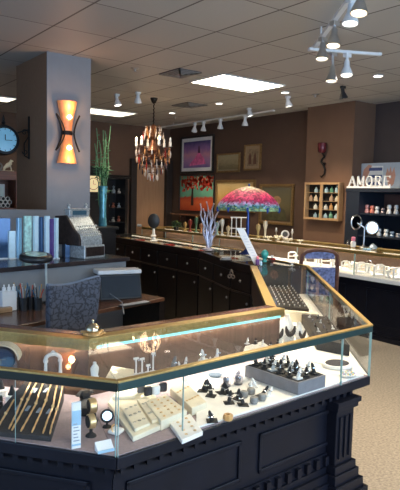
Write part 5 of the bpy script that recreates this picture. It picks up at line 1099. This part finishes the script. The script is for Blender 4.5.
# ------------------------------------------------------------------ right counter: items on top and inside
CT = 1.003
def rcp(px, py):
    p = at(px, py, Z=CT); X_ = min(max(p.x, 5.57), 6.02)
    if abs(X_ - p.x) < 1e-4: return p
    lo, hi = 2.0, 9.4
    for _ in range(40):
        mid = (lo + hi) / 2
        if at_px(Vector((X_, mid, CT)))[0] > px: lo = mid
        else: hi = mid
    return Vector((X_, lo, CT))
p = rcp(363.5, 247.5); t = thing('double_mirror', 'chrome stand carrying two round mirrors on the right counter', 'mirror', (p.x, p.y, CT), -AZ)
u5 = (p - Vector((0, 0, CZ))).dot(FW) / FPX
MB().lathe([(.055, 0), (.05, .01), (.012, .025), (.010, .10), (.008, 20 * u5)], n=18).build('stand', STEEL, t, True)
for sx_, rr2, zz, nm in ((-8.5, 6.8, 25, 'left'), (7.5, 6.2, 20, 'right')):
    MB().tube([(0, 0, 20 * u5), (sx_ * u5 * .4, -.01, (22) * u5), (sx_ * u5, 0, zz * u5)], .006, 6).build('arm', STEEL, t, True)
    o = MB().ring((sx_ * u5, -.01, zz * u5), rr2 * u5, .010, 26, 8, rx(PI / 2) if nm == 'right' else rx(PI / 2) @ ry(.5)).build('mirror_rim', STEEL, t, True)
    MB().lathe([(1e-6, -.004), (rr2 * u5 - .008, -.004), (rr2 * u5 - .008, .004), (1e-6, .004)], (sx_ * u5, -.01, zz * u5), 24, rx(PI / 2) if nm == 'right' else rx(PI / 2) @ ry(.5)).build('mirror_glass', mat('mirror_glass', (.8, .82, .85), .03, 1.0), t, True)
def xclamp(p): return Vector((min(max(p.x, 5.56), 6.02), p.y, p.z))
t = thing('pump_bottle', 'small white bottle with a pink cap on the right counter', 'bottle', rcp(353, 247)); MB().lathe([(.030, 0), (.034, .01), (.034, .06), (.015, .08)], n=14).build('bottle_body', WHITE, t, True); MB().lathe([(.024, .08), (.026, .09), (.024, .125), (1e-6, .13)], n=12).build('bottle_cap', PINK, t, True)
t = thing('glass_jar', 'tiny clear jar beside the pink capped bottle', 'jar', rcp(347.5, 246)); MB().lathe([(.018, 0), (.02, .05), (.012, .07), (1e-6, .075)], n=12).build('jar_body', GLASS2, t, True)
t = thing('silver_dish', 'small pale blue covered dish right of the double mirror', 'dish', rcp(373, 249)); MB().lathe([(.04, 0), (.055, .015), (.05, .03), (.03, .05), (.008, .06), (1e-6, .075)], n=16).build('dish_body', mat('pale_silver_blue', (.4, .5, .6), .25, .5), t, True)
t = thing('blue_card_box', 'flat turquoise box under the double mirror', 'box', rcp(367, 250)); MB().box(-.04, .04, -.03, .03, 0, .02).build('box_body', PAPERB, t, bevel=.003)
p = rcp(285, 236); t = thing('small_ring_clock', 'small round pale clock on the counter beneath the gold framed dark painting', 'clock', p, -AZ); MB().ring((0, 0, .065), .05, .012, 22, 8, rx(PI / 2)).build('clock_rim', WPLAST, t, True); MB().lathe([(1e-6, 0), (.045, 0)], (0, 0, .065), 20, rx(PI / 2)).build('dial', GREYV, t); MB().box(-.03, .03, -.02, .02, 0, .012).build('foot', WPLAST, t)
for x, y, lab in ((276, 236, 'pair of thin silver candle holders left of the small pale clock'), (292, 237, 'thin silver candle holder right of the small pale clock')):
    t = thing('silver_holder', lab, 'candle holder', rcp(x, y)); MB().lathe([(.028, 0), (.01, .015), (.008, .08), (.022, .10), (.018, .12), (1e-6, .11)], n=12).build('holder', STEEL, t, True); MB().lathe([(.012, .11), (.012, .15), (1e-6, .155)], n=10).build('candle', WHITE, t, True)
DK2 = .7195
def ring_frame(loc, lab, s=1.0, rot=0):
    t = thing('necklace_stand', lab, 'necklace stand', loc, rot, 'white stands in the right counter')
    w_, h_ = .07 * s, .10 * s
    MB().box(-w_, w_, -.025, .025, 0, .012).build('stand_base', WHITE, t, bevel=.002)
    MB().tube([(-w_ * .8, 0, .01), (-w_ * .8, 0, h_), (-w_ * .4, 0, h_ * 1.12), (w_ * .4, 0, h_ * 1.12), (w_ * .8, 0, h_), (w_ * .8, 0, .01)], .011 * s, 8).build('arch', WHITE, t, True)
    MB().tube([(-w_ * .8, 0, h_ * .55), (w_ * .8, 0, h_ * .55)], .006 * s, 6).build('crossbar', WHITE, t, True)
def ped(loc, lab, s=1.0, rot=0):
    t = thing('jewellery_pedestal', lab, 'jewellery stand', loc, rot, 'white stands in the right counter')
    MB().lathe([(.035 * s, 0), (.03 * s, .01), (.014 * s, .025), (.014 * s, .06 * s), (.04 * s, .075 * s), (.036 * s, .09 * s), (1e-6, .088 * s)], n=14).build('pedestal', WHITE, t, True); MB().ring((0, 0, .10 * s), .026 * s, .006, 14, 5, rx(1.0)).build('bracelet', JSILV, t, True)
def place_rc(x, y): p = at(x, y, X=5.62 + (y % 3) * .1); q_ = at(x, y, Z=DK2); return Vector((min(max(q_.x, 5.56), 5.95), q_.y if 5.54 < q_.x < 5.98 else at(x, y, X=5.7).y, DK2))
ords = ['cut by the right photo edge', 'second from the right photo edge', 'third from the right edge', 'fourth from the right edge, tall', 'fifth from the right edge, wide', 'sixth from the right edge', 'seventh, just right of the arched chair']
for i, (x, y, s, k_) in enumerate(((398, 279, 1.1, 0), (388, 278, 1.0, 1), (379, 276, 1.15, 0), (369, 273, 1.25, 1), (361, 273, 1.1, 0), (352, 270, .9, 1), (345, 269, .9, 0))):
    (ring_frame if k_ == 0 else ped)(place_rc(x, y), 'white jewellery stand in the right counter, ' + ords[i], s, -AZ + .3)
for i, (x, y, s) in enumerate(((333, 268, 1.2), (326, 266, 1.2), (318, 265, 1.25), (310, 263, 1.2), (303, 261, 1.0), (292, 260, 1.0), (283, 257, .9))):
    (ring_frame if i % 2 else ped)(place_rc(x, y), 'white jewellery stand seen past the arched chair, %s from the right' % ('first', 'second', 'third', 'fourth', 'fifth', 'sixth', 'seventh')[i], s, -AZ + .2)
rnd = random.Random(5)
for i, (x, y) in enumerate(((394, 272), (384, 270), (374, 268), (364, 266), (356, 264), (348, 263))):
    p = at(x, y, X=5.9); p.z = DK2; t = thing('necklace_card', 'low white necklace card at the back of the right counter, %s from the right' % ('first', 'second', 'third', 'fourth', 'fifth', 'sixth')[i], 'necklace card', p, -PI / 2, 'necklace cards at the back of the right counter')
    MB().hexa([(-.06, -.03, 0), (.06, -.03, 0), (.06, .03, 0), (-.06, .03, 0)], [(-.055, .0, .09), (.055, .0, .09), (.055, .03, .09), (-.055, .03, .09)]).build('card', WHITE, t, bevel=.003); MB().ring((0, -.014, .05), .03, .004, 14, 5, rx(1.2)).build('necklace', JGOLD, t, True)
# things on and in the far wall counter
def bush(loc, lab, r=.09):
    t = thing('potted_plant', lab, 'plant', loc); MB().lathe([(.04, 0), (.05, .06), (.045, .06), (.04, .05), (1e-6, .05)], n=12).build('pot', BLACKW, t, True); b = MB(); rn = random.Random(3)
    for i in range(60):
        a, e = rn.random() * 6.28, rn.random() * 1.4; d_ = Vector((math.cos(a) * math.cos(e), math.sin(a) * math.cos(e), math.sin(e))) * r; b.tube([Vector((0, 0, .06)) + d_ * .3, Vector((0, 0, .06)) + d_ * .8, Vector((0, 0, .06)) + d_ * 1.25], [.004, .012, .001], 4)
    b.build('foliage', mat('dark_leaf', (.05, .09, .04), .6, var=.4), t, True)
bush(rcp(176, 238), 'small dark green plant at the left end of the far wall counter')
far = [(185, 'brass', (.5, .33, .12)), (190, 'dark red', (.3, .05, .04)), (196, 'green', (.1, .2, .12)), (201, 'copper', (.45, .2, .1)), (217, 'pale turquoise', (.3, .5, .5)), (222, 'white', (.7, .7, .66)), (228, 'cream', (.6, .52, .38)), (258, 'dusty gold', (.5, .38, .18)), (265, 'ivory', (.65, .6, .48))]
for i, (x, nm, cc) in enumerate(far):
    p = rcp(x, 237.5); h = .14 + .05 * (i % 3); t = thing('trinket_stand', 'small %s trinket on the far wall counter' % nm, 'trinket', p, 0)
    MB().lathe([(.035, 0), (.032, .012), (.015, .03), (.018, h * .5), (.035, h * .75), (.03, h), (1e-6, h)], n=12).build('trinket_body', mat('trinket_' + nm.replace(' ', '_'), cc, .3, .2), t, True); MB().ball((0, 0, h + .008), .012, 8).build('trinket_top', JGOLD, t, True)
for x, y, sz, lab in ((268, 240, .8, 'cream petal display on the wall counter just right of the mosaic lamp'), (288, 244, .8, 'cream petal display left of the arched chair on the wall counter'), (300, 243, .6, 'small cream petal display directly behind the arched chair'), (206, 237, .7, 'pale petal display behind the silvery jewellery tree')): flower(rcp(x, y), lab, sz, CREAM)
# light wooden jewellery rack behind the silvery tree
p = rcp(236, 238.5); t = thing('jewellery_rack', 'tall white post rack left of the mosaic lamp stem', 'rack', p, -AZ)
for x in (-.07, 0.0, .07, .16): MB().lathe([(.012, 0), (.008, .02), (.008, .26), (.012, .28)], (x, 0, 0), 8).build('post', WHITE, t, True)
MB().box(-.09, .18, -.02, .02, .28, .295).build('top_bar', WHITE, t); MB().box(-.09, .18, -.05, .05, -.0, .012).build('stand_base', WHITE, t); MB().box(-.09, .18, -.04, .04, .12, .13).build('shelf', WHITE, t)
# jewellery in the top of the black counters
rnd = random.Random(14); wd_ = ['first', 'second', 'third', 'fourth', 'fifth', 'sixth', 'seventh', 'eighth', 'ninth', 'tenth', 'eleventh', 'twelfth']
for i in range(12):
    f = (i + .5) / 12; a = Vector((3.93, 5.4, 0)).lerp(Vector((4.06, 8.0, 0)), f); p = Vector((a.x + .17 + .22 * (i % 2), a.y, .9055)); m = (CREAM, RED, WHITE, JGOLD)[i % 4]
    o = MB().box(-.07, .07, -.05, .05, 0, .022).build('ring_pad', m, bevel=.004); o.location = p; tag(o, 'flat %s pad under the long counter glass, %s from the near end' % (('cream', 'red', 'white', 'gold')[i % 4], wd_[i]), 'jewellery pad', 'pads under the counter glass')
for i in range(4):
    f = (i + .6) / 4.4; a = Vector((3.62, 4.4, 0)).lerp(Vector((3.93, 5.25, 0)), f); o = MB().box(-.06, .06, -.05, .05, 0, .022).build('ring_pad', (RED, CREAM)[i % 2], bevel=.004); o.location = (a.x + .28, a.y, .9055); tag(o, 'flat %s pad under the angled counter glass, %s from the card' % (('red', 'cream')[i % 2], wd_[i]), 'jewellery pad', 'pads under the counter glass')

# ------------------------------------------------------------------ left background: bamboo, clock case, black cabinet, hutch
ST = Vector((3.58, 7.0, 0))
t = thing('plant_stand', 'dark pedestal under the tall blue vase', 'pedestal', ST); MB().box(-.16, .16, -.16, .16, 0, .06).build('plinth', BLACKW, t); MB().box(-.13, .13, -.13, .13, .06, 1.12).build('shaft', BLACKW, t); MB().box(-.16, .16, -.16, .16, 1.12, 1.16).build('top_board', BLACKW, t, bevel=.004)
t = thing('bamboo_vase', 'tall blue glass vase of green bamboo stalks behind the old register', 'vase', ST + Vector((0, 0, 1.161)))
zv = at(104, 186, Y=7.0).z - 1.161; ztop = at(104, 121, Y=7.0).z - 1.161
MB().lathe([(.055, 0), (.06, .01), (.045, zv * .3), (.05, zv * .7), (.062, zv), (.056, zv), (.044, zv * .7), (.038, zv * .3), (.04, .02), (1e-6, .02)], n=18).build('vase_body', mat('blue_glass_vase', (.10, .32, .42), .08, .2, var=.4, scale=14), t, True)
BG = mat('bamboo_green', (.12, .27, .14), .45, var=.3); rnd = random.Random(2)
for i in range(8):
    ex, ey = (-.10, -.06, -.02, .02, .06, .09, -.08, .045)[i], rnd.uniform(-.05, .05); hh_ = ztop * (1 - .25 * rnd.random()); pts = []
    for k_ in range(9): f = k_ / 8; pts.append((ex * f ** .6 + .012 * math.sin(k_ * 2 + i), ey * f, .03 + hh_ * f))
    st = MB().tube(pts, [.0075 if k_ % 2 else .006 for k_ in range(9)], 6).build('bamboo_stalk', BG, t, True)
    b = MB()
    for k_ in range(8):
        f = .28 + .7 * rnd.random(); j = int(f * 8); p = Vector(pts[j]).lerp(Vector(pts[min(8, j + 1)]), f * 8 - j); a = rnd.random() * 6.28; d_ = Vector((math.cos(a), math.sin(a), rnd.uniform(-.2, .7))) * rnd.uniform(.05, .10)
        b.tube([p, p + d_ * .5, p + d_ + Vector((0, 0, -.01))], [.001, .007, .0008], 4)
    if i % 2 == 0:
        for k_ in range(14):
            a = rnd.random() * 6.28; p = Vector((ex * .5, 0, zv + .12 + rnd.uniform(-.05, .12))); d_ = Vector((math.cos(a), math.sin(a), rnd.uniform(-.2, .6))) * rnd.uniform(.06, .13); b.tube([p, p + d_ * .5, p + d_], [.001, .008, .0008], 4)
    b.build('leaves', mat('bamboo_leaf', (.07, .19, .09), .5, var=.3), st, True)
a = at(95, 170, Y=9.45); t = thing('longcase_clock', 'dark longcase clock with a lit cream dial between the pillar and the bamboo', 'clock', (a.x - .07, 9.5, 0))
MB().box(-.17, .17, -.13, .2, 0, .5).build('clock_base', BLACKW, t, bevel=.006); MB().box(-.15, .15, -.10, .2, .5, 1.55).build('clock_trunk', BLACKW, t, bevel=.004); MB().box(-.17, .17, -.13, .2, 1.55, 1.97).build('clock_hood', BLACKW, t, bevel=.004)
pts = [(.17 * math.cos(x_), .11 * math.sin(x_)) for x_ in [PI * i / 12 for i in range(13)]]; n = len(pts); MB().add([(x, -.13, 1.97 + z) for x, z in pts] + [(x, .2, 1.97 + z) for x, z in pts], [tuple(range(n)), tuple(range(n, 2 * n))[::-1]] + [(i, (i + 1) % n, n + (i + 1) % n, n + i) for i in range(n)]).build('hood_arch', BLACKW, t)
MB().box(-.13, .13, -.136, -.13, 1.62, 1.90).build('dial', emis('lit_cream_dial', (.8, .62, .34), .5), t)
b = MB(); b.ring((0, -.137, 1.76), .10, .005, 24, 5, rx(PI / 2)).cbox((0, -.138, 1.79), (.006, .003, .07)).cbox((.025, -.138, 1.755), (.05, .003, .006)); b.build('dial_ring', IRON, t)
a, c_ = at(107, 176, Y=9.3), at(128, 176, Y=9.3)
t = thing('curio_cabinet', 'tall black curio cabinet with a crown, right of the bamboo', 'cabinet', ((a.x + c_.x) / 2, 9.5, 0)); w_ = (c_.x - a.x) / 2; Hc = at(117, 179, Y=9.3).z
MB().box(-w_, -w_ + .05, -.2, .2, 0, Hc).box(w_ - .05, w_, -.2, .2, 0, Hc).box(-w_ + .05, w_ - .05, .17, .2, 0, Hc).box(-w_ + .05, w_ - .05, -.2, .17, 0, .5).build('carcass', BLACKW, t)
MB().box(-w_ - .03, w_ + .03, -.23, .2, Hc, Hc + .03).box(-w_ - .05, w_ + .05, -.25, .2, Hc + .03, Hc + .07).build('crown', BLACKW, t, bevel=.005)
for i in range(5): MB().box(-w_ + .051, w_ - .051, -.18, .165, .55 + i * .26, .565 + i * .26).build('shelf', BLACKW, t)
rnd = random.Random(31)
for i in range(2, 5):
    for j in range(3):
        h = .08 + rnd.random() * .08; cc = ((.5, .45, .4), (.35, .12, .08), (.3, .35, .4))[(i + j) % 3]; o = MB().lathe([(.03, 0), (.035, h * .3), (.012, h * .6), (.025, h * .85), (1e-6, h)], n=10).build('curio', mat('curio_%d' % ((i + j) % 3), cc, .3), smooth=True)
        o.location = (t.location.x - w_ + .1 + j * (2 * w_ - .2) / 2, 9.45, .5655 + i * .26); tag(o, '%s curio, %s on the %s shelf of the black cabinet' % (('pale', 'red brown', 'blue grey')[(i + j) % 3], ('left', 'middle', 'right')[j], ('', '', 'middle', 'upper', 'top')[i]), 'curio', 'curios in the black cabinet')
# glass jar with warm light in front of the clock
t = thing('glass_cloche', 'clear glass cloche with pale trinkets left of the blue vase', 'cloche', (3.33, 6.75, 1.05)); zz = 0
C.objects.unlink(t); bpy.data.objects.remove(t)
# hutch at the far left
xl, xr = 1.2, 2.98; Yh = 8.5; zs0, zs1 = at(7, 180, Y=Yh).z, at(7, 171, Y=Yh).z
t = thing('hutch', 'reddish wooden hutch beyond the half wall at the far left', 'cabinet', ((xl + xr) / 2, Yh + .2, 0)); RW = wood('reddish_wood', (.16, .05, .03), (.26, .09, .05), .35)
MB().box(xl, xr, Yh - .02, Yh + .4, zs0, zs1).build('top_shelf', RW, t, world=True, bevel=.006); MB().box(xl, xl + .05, Yh, Yh + .4, 0, zs0).build('side_panel', RW, t, world=True); MB().box(xr - .05, xr, Yh, Yh + .4, 0, zs0).build('side_panel', RW, t, world=True); MB().box(xl + .05, xr - .05, Yh + .36, Yh + .4, 0, zs0).build('back_panel', RW, t, world=True); MB().box(xl + .05, xr - .05, Yh, Yh + .36, 0, .9).build('lower_cupboard', RW, t, world=True)
zp = at(7, 208, Y=Yh).z; MB().box(xl + .05, xr - .05, Yh + .02, Yh + .36, zp - .03, zp).build('middle_shelf', RW, t, world=True)
p = at(8, 180, Y=Yh + .1)
t = thing('screen_picture', 'pale blue and white picture standing in the left hutch', 'picture', (2.70, Yh + .2, zp + .001)); zq = (at(7, 182, Y=Yh).z - zp) * .92
MB().box(-.17, .13, 0, .03, 0, zq).build('picture_frame', WPLAST, t); MB().box(-.15, .11, -.004, 0, .03, zq - .03).build('canvas', ramp_mat('icy_art', [(.2, (.15, .25, .3)), (.5, (.5, .7, .75)), (.8, (.75, .85, .85))], h=.5, noise=.5, nsc=12), t)
t = thing('pearl_rack', 'rack of looped white pearl strands at the front of the left hutch', 'jewellery rack', (2.72, Yh + .1, zp + .004)); zq = at(7, 197, Y=Yh).z - zp
MB().box(-.17, .15, .01, .02, 0, zq).build('rack_board', BLACK, t)
for i in range(5):
    for j in range(3):
        x = -.14 + i * .065 + .03 * (j % 2); z_ = .03 + j * (zq - .06) / 2; MB().ring((x, .0, z_), .028, .006, 14, 5, rx(PI / 2)).build('pearl_strand', WHITE, t, True)
p = at(9, 170, Y=Yh + .1); t = thing('horse_figurine', 'cream rearing figurine on top of the left hutch', 'figurine', (p.x, Yh + .15, zs1)); MB().tube([(-.06, 0, .0), (-.05, 0, .05), (0, 0, .09), (.04, 0, .12), (.05, 0, .16), (.08, 0, .15)], [.012, .02, .035, .028, .02, .010], 8).build('figurine_body', CREAM, t, True); MB().box(-.08, .08, -.03, .03, 0, .012).build('figurine_base', CREAM, t); MB().tube([(.03, 0, .1), (.05, 0, .04), (.05, 0, .01)], .01, 6).build('leg', CREAM, t, True)
p = at(0, 170, Y=Yh + .1); t = thing('ring_ornament', 'pale looped ornament at the left edge on top of the hutch', 'ornament', (p.x, Yh + .15, zs1)); MB().ring((0, 0, .07), .045, .012, 16, 6, rx(PI / 2)).build('loop', STONE, t, True); MB().box(-.04, .04, -.03, .03, 0, .02).build('foot', STONE, t)
